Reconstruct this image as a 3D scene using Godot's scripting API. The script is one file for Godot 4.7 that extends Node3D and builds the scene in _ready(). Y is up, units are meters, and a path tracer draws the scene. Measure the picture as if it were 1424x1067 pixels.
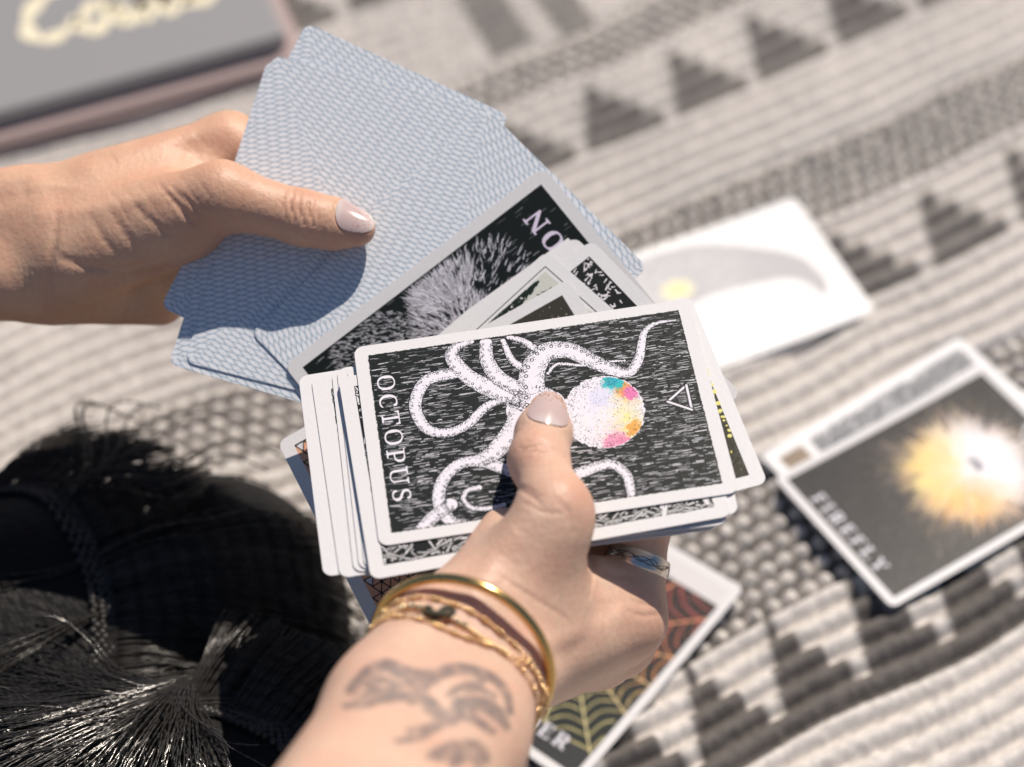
extends Node3D
# Two hands sorting picture cards over a woven blanket. Lengths are written in millimetres and brought to metres with MM.
const MM := 0.001
const CARD_L := 127.0
const CARD_W := 88.9

var rng := RandomNumberGenerator.new()
var noise_a := FastNoiseLite.new()
var noise_b := FastNoiseLite.new()

# ---------------------------------------------------------------- small helpers
func lin(r: float, g: float, b: float) -> Color:
	return Color(r, g, b).linear_to_srgb()

func mat(col: Color, rough: float, metal := 0.0) -> StandardMaterial3D:
	var m := StandardMaterial3D.new()
	m.albedo_color = col
	m.roughness = rough
	m.metallic = metal
	return m

func tag(o: Node, label: String, category: String, group := "", kind := "") -> void:
	o.set_meta("label", label)
	if category != "":
		o.set_meta("category", category)
	if group != "":
		o.set_meta("group", group)
	if kind != "":
		o.set_meta("kind", kind)

func thing(called: String, label: String, category: String, at_mm: Vector3, group := "") -> Node3D:
	var o := Node3D.new()
	o.name = called
	add_child(o, true)
	o.position = at_mm * MM
	tag(o, label, category, group)
	return o

# a mesh whose vertices are written in world millimetres, hung under a thing
func hang(called: String, mesh: Mesh, material: Material, parent: Node3D) -> MeshInstance3D:
	var o := MeshInstance3D.new()
	o.name = called
	o.mesh = mesh
	if material:
		o.material_override = material
	parent.add_child(o, true)
	if parent != self:
		var p: Node = parent
		var off := Vector3.ZERO
		while p != self:
			off += (p as Node3D).position
			p = p.get_parent()
		o.position = -off
	return o

func smooth(a: float, b: float, x: float) -> float:
	var t := clampf((x - a) / (b - a), 0.0, 1.0)
	return t * t * (3.0 - 2.0 * t)

func array_mesh(v: PackedVector3Array, n: PackedVector3Array, idx: PackedInt32Array, c := PackedColorArray(), uv := PackedVector2Array()) -> ArrayMesh:
	var a := []
	a.resize(Mesh.ARRAY_MAX)
	a[Mesh.ARRAY_VERTEX] = v
	a[Mesh.ARRAY_NORMAL] = n
	a[Mesh.ARRAY_INDEX] = wound(v, n, idx)
	if c.size():
		a[Mesh.ARRAY_COLOR] = c
	if uv.size():
		a[Mesh.ARRAY_TEX_UV] = uv
	var m := ArrayMesh.new()
	m.add_surface_from_arrays(Mesh.PRIMITIVE_TRIANGLES, a)
	return m

# turns every triangle so that its front is the side its normals point to
static func wound(v: PackedVector3Array, n: PackedVector3Array, idx: PackedInt32Array) -> PackedInt32Array:
	for t in range(0, idx.size(), 3):
		var a := idx[t]
		var b := idx[t + 1]
		var c := idx[t + 2]
		if (v[c] - v[a]).cross(v[b] - v[a]).dot(n[a] + n[b] + n[c]) < 0.0:
			idx[t + 1] = c
			idx[t + 2] = b
	return idx

func spline(pts: Array, per: int) -> PackedVector3Array:
	var out := PackedVector3Array()
	var n := pts.size()
	for i in n - 1:
		var p0: Vector3 = pts[maxi(i - 1, 0)]
		var p1: Vector3 = pts[i]
		var p2: Vector3 = pts[i + 1]
		var p3: Vector3 = pts[mini(i + 2, n - 1)]
		for k in per:
			out.append(p1.cubic_interpolate(p2, p0, p3, float(k) / per))
	out.append(pts[n - 1])
	return out

# collects tubes into one mesh; points in mm
class Tubes:
	var v := PackedVector3Array()
	var n := PackedVector3Array()
	var idx := PackedInt32Array()
	var col := PackedColorArray()
	func add(pts: PackedVector3Array, radii: PackedFloat32Array, sides: int, color := Color.WHITE, closed := false) -> void:
		var start := v.size()
		var m := pts.size()
		var side := Vector3.UP
		for i in m:
			var before := pts[(i - 1 + m) % m] if closed else pts[maxi(i - 1, 0)]
			var after := pts[(i + 1) % m] if closed else pts[mini(i + 1, m - 1)]
			var t := (after - before).normalized()
			if i == 0:
				side = t.cross(Vector3(0.31, 0.9, 0.2)).normalized()
			side = (side - t * side.dot(t)).normalized()
			var other := t.cross(side)
			for k in sides:
				var a := TAU * k / sides
				var d := side * cos(a) + other * sin(a)
				v.append((pts[i] + d * radii[i % radii.size()]) * 0.001)
				n.append(d)
				col.append(color)
		var rings := m if closed else m - 1
		for i in rings:
			var j := (i + 1) % m
			for k in sides:
				var a := start + i * sides + k
				var b := start + i * sides + (k + 1) % sides
				var c := start + j * sides + k
				var d := start + j * sides + (k + 1) % sides
				idx.append_array(PackedInt32Array([a, b, c, b, d, c]))
	func ball(p: Vector3, r: float, color := Color.WHITE) -> void:
		var start := v.size()
		for i in 6:
			var th := PI * i / 5.0
			for k in 8:
				var a := TAU * k / 8.0
				var d := Vector3(sin(th) * cos(a), cos(th), sin(th) * sin(a))
				v.append((p + d * r) * 0.001)
				n.append(d)
				col.append(color)
		for i in 5:
			for k in 8:
				var a := start + i * 8 + k
				var b := start + i * 8 + (k + 1) % 8
				idx.append_array(PackedInt32Array([a, b, a + 8, b, b + 8, a + 8]))
	func mesh() -> ArrayMesh:
		var a := []
		a.resize(Mesh.ARRAY_MAX)
		a[Mesh.ARRAY_VERTEX] = v
		a[Mesh.ARRAY_NORMAL] = n
		a[Mesh.ARRAY_COLOR] = col
		for t in range(0, idx.size(), 3):
			if (v[idx[t + 2]] - v[idx[t]]).cross(v[idx[t + 1]] - v[idx[t]]).dot(n[idx[t]] + n[idx[t + 1]] + n[idx[t + 2]]) < 0.0:
				var keep := idx[t + 1]
				idx[t + 1] = idx[t + 2]
				idx[t + 2] = keep
		a[Mesh.ARRAY_INDEX] = idx
		var m := ArrayMesh.new()
		m.add_surface_from_arrays(Mesh.PRIMITIVE_TRIANGLES, a)
		return m

# ---------------------------------------------------------------- a body as one smooth field of tapered bones
class Field:
	var A := PackedVector3Array()
	var D := PackedVector3Array()
	var L := PackedFloat32Array()
	var R := PackedFloat32Array()
	var S := PackedFloat32Array()
	var K := PackedFloat32Array()
	var G := PackedInt32Array()
	var ga := PackedVector3Array()
	var gd := PackedVector3Array()
	var gl := PackedFloat32Array()
	var gw := PackedFloat32Array()
	var gh := PackedFloat32Array()
	var gc := PackedInt32Array()
	var chains := 0
	var all := PackedInt32Array()
	var join := 7.0
	func bone(g: int, a: Vector3, b: Vector3, ra: float, rb: float, k := 8.0) -> void:
		all.append(A.size())
		A.append(a)
		D.append(b - a)
		L.append(1.0 / maxf((b - a).length_squared(), 0.0001))
		R.append(ra)
		S.append(rb - ra)
		K.append(k)
		G.append(g)
	# a crease (depth > 0) or a cord under the skin (depth < 0) along a line
	func crease(pts: Array, width: float, depth: float) -> void:
		for i in pts.size() - 1:
			var a: Vector3 = pts[i]
			var b: Vector3 = pts[i + 1]
			ga.append(a)
			gd.append(b - a)
			gl.append(1.0 / maxf((b - a).length_squared(), 0.0001))
			gw.append(1.0 / width)
			gh.append(depth * (0.35 + 0.65 * sin(PI * (i + 0.5) / (pts.size() - 1.0))))
			gc.append(chains)
		chains += 1
	func value(p: Vector3, ids: PackedInt32Array) -> float:
		var first := 1e6
		var cur := 1e6
		var best := 1e6
		var g := 0
		for i in ids:
			if G[i] != g:
				if g == 0:
					first = cur
				else:
					var hh := maxf(join - absf(cur - first), 0.0)
					best = minf(best, minf(cur, first) - hh * hh / (4.0 * join))
				g = G[i]
				cur = 1e6
			var q := p - A[i]
			var h := clampf(q.dot(D[i]) * L[i], 0.0, 1.0)
			var d := (q - D[i] * h).length() - R[i] - S[i] * h
			var k := K[i]
			var m := maxf(k - absf(d - cur), 0.0)
			cur = minf(d, cur) - m * m / (4.0 * k)
		if g == 0:
			first = cur
		else:
			var hh := maxf(join - absf(cur - first), 0.0)
			best = minf(best, minf(cur, first) - hh * hh / (4.0 * join))
		return minf(first, best)
	func creased(p: Vector3, d0: float, gids: PackedInt32Array) -> float:
		var d := d0
		var chain := -1
		var most := 0.0
		for i in gids:
			if gc[i] != chain:
				d += most
				most = 0.0
				chain = gc[i]
			var q := p - ga[i]
			var h := clampf(q.dot(gd[i]) * gl[i], 0.0, 1.0)
			var t := (q - gd[i] * h).length() * gw[i]
			if t < 2.5:
				var add := gh[i] * exp(-t * t)
				if absf(add) > absf(most):
					most = add
		return d + most
	func near_creases(c: Vector3, reach: float) -> PackedInt32Array:
		var out := PackedInt32Array()
		for i in ga.size():
			var q := c - ga[i]
			var h := clampf(q.dot(gd[i]) * gl[i], 0.0, 1.0)
			if (q - gd[i] * h).length() < reach + 2.5 / gw[i]:
				out.append(i)
		return out
	func full(p: Vector3) -> float:
		return creased(p, value(p, all), near_creases(p, 0.0))
	# walks from a point inwards along a direction to the surface
	func strike(p: Vector3, dir: Vector3, far := 80.0) -> Vector3:
		var t := 0.0
		for i in 60:
			var d := value(p + dir * t, all)
			if d < 0.02 or t > far:
				break
			t += d * 0.9
		return p + dir * t
	func slope(p: Vector3) -> Vector3:
		var e := 0.4
		return Vector3(full(p + Vector3(e, 0, 0)) - full(p - Vector3(e, 0, 0)), full(p + Vector3(0, e, 0)) - full(p - Vector3(0, e, 0)), full(p + Vector3(0, 0, e)) - full(p - Vector3(0, 0, e))).normalized()
	# surface nets; cell in mm
	func net(cell: float, lo: Vector3, hi: Vector3) -> Array:
		const B := 6
		var nb := Vector3i(((hi - lo) / (cell * B)).ceil())
		var dim := nb * B + Vector3i.ONE
		var vals := PackedFloat32Array()
		vals.resize(dim.x * dim.y * dim.z)
		vals.fill(1e6)
		var vid := PackedInt32Array()
		vid.resize(vals.size())
		vid.fill(-1)
		var sx := 1
		var sy := dim.x
		var sz := dim.x * dim.y
		var blocks := []
		var half := cell * B * 0.5 * 1.7321
		for bz in nb.z:
			for by in nb.y:
				for bx in nb.x:
					var c := lo + (Vector3(bx, by, bz) + Vector3(0.5, 0.5, 0.5)) * (cell * B)
					var d := value(c, all)
					if absf(d) > half + cell + 2.0:
						continue
					var ids := PackedInt32Array()
					for i in all:
						var q := c - A[i]
						var h := clampf(q.dot(D[i]) * L[i], 0.0, 1.0)
						if (q - D[i] * h).length() - R[i] - S[i] * h < d + 2.0 * half + 34.0:
							ids.append(i)
					var gids := near_creases(c, half + cell)
					blocks.append([bx * B, by * B, bz * B, ids, gids])
					for z in B + 1:
						for y in B + 1:
							var at: int = (bz * B + z) * sz + (by * B + y) * sy + bx * B
							for x in B + 1:
								if vals[at + x] > 1e5:
									var p := lo + Vector3(bx * B + x, by * B + y, bz * B + z) * cell
									vals[at + x] = creased(p, value(p, ids), gids)
		var v := PackedVector3Array()
		var n := PackedVector3Array()
		var cells := PackedInt32Array()
		for b in blocks:
			var ids: PackedInt32Array = b[3]
			var gids: PackedInt32Array = b[4]
			for z in B:
				for y in B:
					for x in B:
						var at: int = (b[2] + z) * sz + (b[1] + y) * sy + b[0] + x
						var c0 := vals[at]
						var c1 := vals[at + 1]
						var c2 := vals[at + sy]
						var c3 := vals[at + sy + 1]
						var c4 := vals[at + sz]
						var c5 := vals[at + sz + 1]
						var c6 := vals[at + sz + sy]
						var c7 := vals[at + sz + sy + 1]
						var inside := int(c0 < 0) + int(c1 < 0) + int(c2 < 0) + int(c3 < 0) + int(c4 < 0) + int(c5 < 0) + int(c6 < 0) + int(c7 < 0)
						if inside == 0 or inside == 8:
							continue
						var sum := c0 + c1 + c2 + c3 + c4 + c5 + c6 + c7
						if sum > 1e5:
							continue
						var g := Vector3(c1 + c3 + c5 + c7 - c0 - c2 - c4 - c6, c2 + c3 + c6 + c7 - c0 - c1 - c4 - c5, c4 + c5 + c6 + c7 - c0 - c1 - c2 - c3)
						var p := lo + (Vector3(b[0] + x, b[1] + y, b[2] + z) + Vector3(0.5, 0.5, 0.5)) * cell
						p -= g.normalized() * (sum * 0.125)
						var e := cell * 0.4
						var d0 := creased(p, value(p, ids), gids)
						var px := p + Vector3(e, 0, 0)
						var py := p + Vector3(0, e, 0)
						var pz := p + Vector3(0, 0, e)
						var nn := Vector3(creased(px, value(px, ids), gids) - d0, creased(py, value(py, ids), gids) - d0, creased(pz, value(pz, ids), gids) - d0).normalized()
						vid[at] = v.size()
						v.append(p - nn * clampf(d0, -cell * 0.5, cell * 0.5))
						n.append(nn)
						cells.append(at)
		var idx := PackedInt32Array()
		for at in cells:
			for ax in 3:
				var s: int = [sx, sy, sz][ax]
				var u: int = [sy, sz, sx][ax]
				var w: int = [sz, sx, sy][ax]
				if at - u - w < 0:
					continue
				var va := vals[at] < 0.0
				if va == (vals[at + s] < 0.0):
					continue
				var q0 := vid[at]
				var q1 := vid[at - u]
				var q2 := vid[at - u - w]
				var q3 := vid[at - w]
				if q0 < 0 or q1 < 0 or q2 < 0 or q3 < 0:
					continue
				if va:
					idx.append_array(PackedInt32Array([q0, q2, q1, q0, q3, q2]))
				else:
					idx.append_array(PackedInt32Array([q0, q1, q2, q0, q2, q3]))
		return [v, n, idx]

func skin_mesh(f: Field, cell: float, lo: Vector3, hi: Vector3, tint: Callable) -> ArrayMesh:
	var r := f.net(cell, lo, hi)
	var v: PackedVector3Array = r[0]
	var c := PackedColorArray()
	c.resize(v.size())
	for i in v.size():
		c[i] = tint.call(v[i], r[1][i])
		v[i] *= MM
	return array_mesh(v, r[1], r[2], c)

# ---------------------------------------------------------------- prints
func blank(w: int, h: int, c: Color) -> Image:
	var im := Image.create(w, h, false, Image.FORMAT_RGB8)
	im.fill(c)
	return im

func texture(im: Image) -> ImageTexture:
	return ImageTexture.create_from_image(im)

func dab(im: Image, x: float, y: float, r: float, c: Color) -> void:
	var top := int(ceil(y - r))
	var end := int(floor(y + r))
	for yy in range(top, end + 1):
		var w := sqrt(maxf(r * r - (yy - y) * (yy - y), 0.0))
		var x0 := int(round(x - w))
		im.fill_rect(Rect2i(x0, yy, maxi(int(round(x + w)) - x0, 1), 1), c)

func stroke(im: Image, a: Vector2, b: Vector2, r0: float, r1: float, c: Color) -> void:
	var steps := maxi(int(a.distance_to(b) / maxf(minf(r0, r1), 0.6)), 1)
	for i in steps + 1:
		var t := float(i) / steps
		var p := a.lerp(b, t)
		var r := lerpf(r0, r1, t)
		if r < 1.0:
			var s := maxi(int(round(r * 2.0)), 1)
			im.fill_rect(Rect2i(int(p.x), int(p.y), s, s), c)
		else:
			dab(im, p.x, p.y, r, c)

func curve2(pts: Array, per: int) -> PackedVector2Array:
	var out := PackedVector2Array()
	var n := pts.size()
	for i in n - 1:
		var p0: Vector2 = pts[maxi(i - 1, 0)]
		var p1: Vector2 = pts[i]
		var p2: Vector2 = pts[i + 1]
		var p3: Vector2 = pts[mini(i + 2, n - 1)]
		for k in per:
			out.append(p1.cubic_interpolate(p2, p0, p3, float(k) / per))
	out.append(pts[n - 1])
	return out

# short white pen strokes over a dark ground, along the long side of the card
func hatch(im: Image, area: Rect2i, count: int, longest: int, thick: int, ink: Color) -> void:
	for i in count:
		var x := rng.randi_range(area.position.x, area.end.x - 8)
		var y := rng.randi_range(area.position.y, area.end.y - 4)
		var dens := noise_a.get_noise_2d(x * 0.9, y * 1.6)
		if dens + rng.randf() * 0.8 < 0.36:
			continue
		var w := mini(rng.randi_range(5, longest), area.end.x - x - 2)
		im.fill_rect(Rect2i(x, y, w, rng.randi_range(1, thick)), ink.darkened(rng.randf() * 0.45))

# the outlines of a word, filled into a picture: read downwards, letter tops to the right
func word(im: Image, s: String, at: Vector2, size: float, spread: float, c: Color, bold := false, wide := 1.0) -> void:
	var font := SystemFont.new()
	font.font_names = PackedStringArray(["Droid Serif"])
	if bold:
		font.font_weight = 700
	var pen := 0.0
	for ch in s:
		var tm := TextMesh.new()
		tm.text = ch
		tm.font = font
		tm.font_size = 64
		tm.pixel_size = 1.0 / 64.0
		tm.depth = 0.0
		tm.curve_step = 0.6
		var arrays := tm.get_mesh_arrays()
		var v: PackedVector3Array = arrays[Mesh.ARRAY_VERTEX]
		var ix: PackedInt32Array = arrays[Mesh.ARRAY_INDEX] if arrays[Mesh.ARRAY_INDEX] != null else PackedInt32Array(range(v.size()))
		var lo := 1e6
		var hi := -1e6
		for p in v:
			lo = minf(lo, p.x)
			hi = maxf(hi, p.x)
		for t in ix.size() / 3:
			var q := []
			for k in 3:
				var p := v[ix[t * 3 + k]]
				q.append(Vector2(at.x + (p.y + 0.36) * size, at.y + (pen + (p.x - lo) * wide) * size))
			fill_tri(im, q[0], q[1], q[2], c)
		pen += (hi - lo) * wide + spread

func fill_tri(im: Image, a: Vector2, b: Vector2, c: Vector2, col: Color) -> void:
	var top := int(floor(minf(a.y, minf(b.y, c.y))))
	var end := int(ceil(maxf(a.y, maxf(b.y, c.y))))
	var e := [[a, b], [b, c], [c, a]]
	for yy in range(top, end + 1):
		var y := yy + 0.5
		var lo := 1e6
		var hi := -1e6
		for s in e:
			var p: Vector2 = s[0]
			var q: Vector2 = s[1]
			if (p.y <= y) != (q.y <= y):
				var x := p.x + (q.x - p.x) * (y - p.y) / (q.y - p.y)
				lo = minf(lo, x)
				hi = maxf(hi, x)
		if hi >= lo:
			var x0 := int(round(lo))
			im.fill_rect(Rect2i(x0, yy, maxi(int(round(hi)) - x0, 1), 1), col)

const PAPER := Color(0.86, 0.86, 0.87)
const INK := Color(0.115, 0.135, 0.135)

func octopus_print() -> Image:
	var im := blank(1270, 889, PAPER)
	var area := Rect2i(50, 48, 1170, 793)
	im.fill_rect(area, INK)
	hatch(im, area, 6800, 46, 3, Color(0.87, 0.87, 0.90))
	# body and arms, drawn white with stippled edges
	var white := Color(0.89, 0.88, 0.92)
	var arms := [
		[[42.4, 15.9], Vector2(598, 371), Vector2(490, 293), Vector2(404, 213), Vector2(357, 114), Vector2(380, 63), Vector2(432, 47)],
		[[14.84, 25.44], Vector2(576, 371), Vector2(516, 343), Vector2(448, 361), Vector2(375, 425), Vector2(297, 450), Vector2(222, 415), Vector2(195, 310), Vector2(247, 204), Vector2(353, 185)],
		[[33.92, 23.32], Vector2(585, 310), Vector2(514, 240), Vector2(483, 152), Vector2(489, 69)],
		[[18.02, 9.54], Vector2(623, 222), Vector2(574, 168), Vector2(553, 70)],
		[[15.9, 10.6], Vector2(678, 149), Vector2(630, 88), Vector2(579, 58)],
		[[50.88, 3.71], Vector2(618, 381), Vector2(638, 235), Vector2(702, 153), Vector2(789, 161), Vector2(861, 222), Vector2(928, 275), Vector2(987, 297), Vector2(1035, 240), Vector2(1072, 135), Vector2(1120, 94), Vector2(1199, 91)],
		[[7.42, 5.3], Vector2(695, 249), Vector2(736, 215), Vector2(825, 237), Vector2(913, 237), Vector2(979, 244)],
		[[48.76, 27.56], Vector2(586, 375), Vector2(539, 473), Vector2(452, 562), Vector2(395, 590)],
		[[23.32, 23.32], Vector2(493, 657), Vector2(404, 600), Vector2(321, 595), Vector2(249, 660), Vector2(229, 751), Vector2(263, 832), Vector2(327, 858)],
		[[25.44, 25.44], Vector2(266, 760), Vector2(194, 807), Vector2(137, 866)],
		[[11.66, 9.54], Vector2(374, 707), Vector2(332, 714), Vector2(317, 749), Vector2(341, 786), Vector2(392, 798), Vector2(450, 793)],
		[[25.44, 15.9], Vector2(669, 730), Vector2(768, 699), Vector2(849, 691), Vector2(896, 746), Vector2(899, 837)],
		[[65.72, 55.12], Vector2(670, 391), Vector2(622, 355), Vector2(572, 399)],
	]
	for pass_ in 2:
		for arm in arms:
			var w: Array = arm[0]
			var pts := curve2(arm.slice(1), 14)
			var m := pts.size()
			for i in m:
				var t := float(i) / (m - 1)
				var r: float = lerpf(w[0], w[1], t) if t > 0.5 or w.size() < 3 else lerpf(w[0], w[1], t)
				if pass_ == 0:
					dab(im, pts[i].x, pts[i].y, r + 3.5, INK)
				elif i < m - 1:
					stroke(im, pts[i], pts[i + 1], r, r, white)
		if pass_ == 0:
			continue
	# the head
	var hc := Vector2(865, 460)
	var ha := Vector2(142, 20)
	var hb := Vector2(-23, 154)
	for i in 2600:
		var a := rng.randf() * TAU
		var r := sqrt(rng.randf())
		var p: Vector2 = hc + ha * (cos(a) * r) + hb * (sin(a) * r)
		dab(im, p.x, p.y, 8.0, white)
	var spots := [[0.55, 0.12, 0.55, Color(0.93, 0.90, 0.58)], [0.62, 0.5, 0.4, Color(0.95, 0.88, 0.58)], [0.3, 0.75, 0.3, Color(0.93, 0.70, 0.75)], [0.6, -0.4, 0.34, Color(0.95, 0.86, 0.66)], [0.5, -0.7, 0.16, Color(0.95, 0.62, 0.35)], [0.72, -0.55, 0.14, Color(0.87, 0.48, 0.74)], [0.22, -0.88, 0.15, Color(0.2, 0.72, 0.8)], [0.4, -0.92, 0.1, Color(0.2, 0.72, 0.8)], [0.8, 0.5, 0.13, Color(0.96, 0.66, 0.34)], [0.42, 0.86, 0.14, Color(0.92, 0.55, 0.68)], [0.16, 0.9, 0.1, Color(0.92, 0.6, 0.72)], [-0.1, -0.4, 0.2, Color(0.84, 0.84, 0.93)]]
	for s in spots:
		for i in 1100:
			var a := rng.randf() * TAU
			var r: float = s[2] * absf(rng.randfn(0.0, 0.95))
			var q := Vector2(s[0] + cos(a) * r * 0.9, s[1] + sin(a) * r)
			if q.length() > 0.985:
				continue
			var p: Vector2 = hc + ha * q.x + hb * q.y
			var base := im.get_pixelv(Vector2i(p))
			dab(im, p.x, p.y, 6.0, base.lerp(s[3], 0.055))
	# stipple
	var dot := Color(0.13, 0.14, 0.16)
	for i in 1500:
		var a := rng.randf() * TAU
		var r := pow(rng.randf(), 0.4)
		var q := Vector2(cos(a) * r, sin(a) * r)
		if rng.randf() > 0.25 + 0.75 * smooth(0.55, 1.0, r) * (0.35 if q.x > 0.3 else 1.0):
			continue
		var p: Vector2 = hc + ha * q.x + hb * q.y
		dab(im, p.x, p.y, rng.randf_range(0.7, 1.7), dot)
	for arm in arms:
		var w: Array = arm[0]
		var pts := curve2(arm.slice(1), 14)
		var m := pts.size()
		for i in m - 1:
			var t := float(i) / (m - 1)
			var r: float = lerpf(w[0], w[1], t)
			var d := (pts[i + 1] - pts[i]).normalized().orthogonal()
			for k in int(2 + r * 0.42):
				var side := pow(rng.randf(), 0.28) * (1.0 if rng.randf() > 0.36 else -1.0)
				var p: Vector2 = pts[i].lerp(pts[i + 1], rng.randf()) + d * (side * r * 1.02)
				dab(im, p.x, p.y, rng.randf_range(0.7, 1.9), dot)
			if i % 4 == 0 and r > 9.0:
				dab(im, pts[i].x + d.x * r * 0.45, pts[i].y + d.y * r * 0.45, r * 0.17, dot)
				dab(im, pts[i].x + d.x * r * 0.45, pts[i].y + d.y * r * 0.45, r * 0.1, white)
	# the small triangle sign near the head of the card
	var tri := [Vector2(1100, 457), Vector2(1181, 396), Vector2(1179, 508)]
	for k in 3:
		stroke(im, tri[k], tri[(k + 1) % 3], 9.0, 9.0, INK)
		stroke(im, tri[k], tri[(k + 1) % 3], 4.6, 4.6, white)
	# lettering down the short side
	word(im, "OCTOPUS", Vector2(67, 152), 90.0, 0.24, white, false, 1.2)
	for r in [Rect2i(0, 0, 1270, 48), Rect2i(0, 841, 1270, 48), Rect2i(0, 0, 50, 889), Rect2i(1220, 0, 50, 889)]:
		im.fill_rect(r, PAPER)
	# rough printed edge of the picture
	for i in 900:
		var x := rng.randi_range(50, 1216)
		var y := 48 if rng.randf() < 0.5 else 839
		im.fill_rect(Rect2i(x, y + rng.randi_range(-2, 2), rng.randi_range(2, 9), 2), INK)
		var yy := rng.randi_range(48, 836)
		im.fill_rect(Rect2i((49 if rng.randf() < 0.5 else 1219) + rng.randi_range(-2, 1), yy, 2, rng.randi_range(2, 8)), INK)
	return im

# bordered card with a dark hatched picture; extra is drawn by a callable
func dark_print(ink: Color, count: int, light: Color) -> Image:
	var im := blank(635, 445, PAPER)
	var area := Rect2i(26, 25, 583, 395)
	im.fill_rect(area, ink)
	hatch(im, area, count, 22, 2, light)
	return im

func fur(im: Image, c: Vector2, reach: Vector2, count: int, length: float, ink: Color, out_from: Vector2) -> void:
	for i in count:
		var a := rng.randf() * TAU
		var r := sqrt(rng.randf())
		var p := c + Vector2(cos(a) * r * reach.x, sin(a) * r * reach.y)
		var d := (p - out_from).normalized().rotated(rng.randf_range(-0.35, 0.35))
		var q := p + d * length * rng.randf_range(0.5, 1.3)
		var area := Rect2(26, 25, 583, 395)
		if not (area.has_point(p) and area.has_point(q)):
			continue
		stroke(im, p, q, 1.1, 0.5, ink.darkened(rng.randf() * 0.35))

func raccoon_print() -> Image:
	var im := dark_print(INK, 700, Color(0.55, 0.56, 0.58))
	# drawn with its title on the left; the card lies the other way round in the hand
	fur(im, Vector2(250, 300), Vector2(120, 120), 500, 16.0, Color(0.86, 0.86, 0.9), Vector2(310, 260))
	fur(im, Vector2(330, 310), Vector2(70, 90), 900, 20.0, Color(0.88, 0.87, 0.91), Vector2(330, 250))
	fur(im, Vector2(300, 380), Vector2(70, 40), 500, 20.0, Color(0.88, 0.87, 0.91), Vector2(300, 310))
	fur(im, Vector2(480, 230), Vector2(140, 200), 3000, 9.0, Color(0.72, 0.72, 0.75), Vector2(250, 200))
	fur(im, Vector2(300, 150), Vector2(110, 90), 1100, 12.0, Color(0.8, 0.8, 0.84), Vector2(300, 210))
	word(im, "RACCOON", Vector2(58, 70), 54.0, 0.2, Color(0.86, 0.82, 0.9), true)
	return im

func nest_print() -> Image:
	var im := blank(635, 445, PAPER)
	im.fill_rect(Rect2i(26, 25, 583, 395), Color(0.1, 0.11, 0.12))
	for i in 1500:
		var p := Vector2(rng.randf_range(28, 607), rng.randf_range(27, 418))
		var d := Vector2.from_angle(rng.randf_range(-1.2, 1.2) + (PI if rng.randf() < 0.5 else 0.0)) * rng.randf_range(12, 46)
		var q := (p + d).clamp(Vector2(28, 27), Vector2(607, 418))
		stroke(im, p, q, 3.6, 2.4, Color(0.1, 0.11, 0.12))
		stroke(im, p, q, 2.0, 1.2, PAPER.darkened(rng.randf() * 0.15))
	for i in 3:
		var pts := curve2([Vector2(520, 420 - i * 18), Vector2(540, 380 - i * 14), Vector2(580, 372), Vector2(600, 410 - i * 10)], 12)
		for k in pts.size() - 1:
			stroke(im, pts[k], pts[k + 1], 4.0, 4.0, PAPER)
			stroke(im, pts[k] + Vector2(4, 0), pts[k + 1] + Vector2(4, 0), 1.0, 1.0, INK)
	return im

# pale card with a thin drawn frame and a few pen lines
func line_print(seed_: int) -> Image:
	rng.seed = seed_
	var im := blank(635, 445, PAPER)
	var ink := Color(0.13, 0.15, 0.17)
	var frame := [Vector2(34, 33), Vector2(601, 33), Vector2(601, 412), Vector2(34, 412)]
	for k in 4:
		var a: Vector2 = frame[k]
		var b: Vector2 = frame[(k + 1) % 4]
		for i in 24:
			stroke(im, a.lerp(b, i / 24.0) + Vector2(rng.randf(), rng.randf()), a.lerp(b, (i + 1) / 24.0) + Vector2(rng.randf(), rng.randf()), 1.1, 1.1, ink)
	for i in 46:
		var y := 36.0 + i * 2.2
		stroke(im, Vector2(35 + rng.randf() * 6.0, y), Vector2(44 + rng.randf() * 46.0 * exp(-i * 0.03), y + rng.randf_range(-3, 3)), 1.2, 0.5, ink)
	for i in 9:
		var y := 160.0 + i * 26.0 + rng.randf() * 8.0
		stroke(im, Vector2(64, y), Vector2(64 + rng.randf_range(4, 10), y + rng.randf_range(2, 6)), 3.2, 1.6, ink)
	for i in 400:
		var p := Vector2(rng.randf_range(150, 590), rng.randf_range(50, 400))
		stroke(im, p, p + Vector2(rng.randf_range(-14, 14), rng.randf_range(-5, 5)), 0.8, 0.5, ink)
	return im

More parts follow.
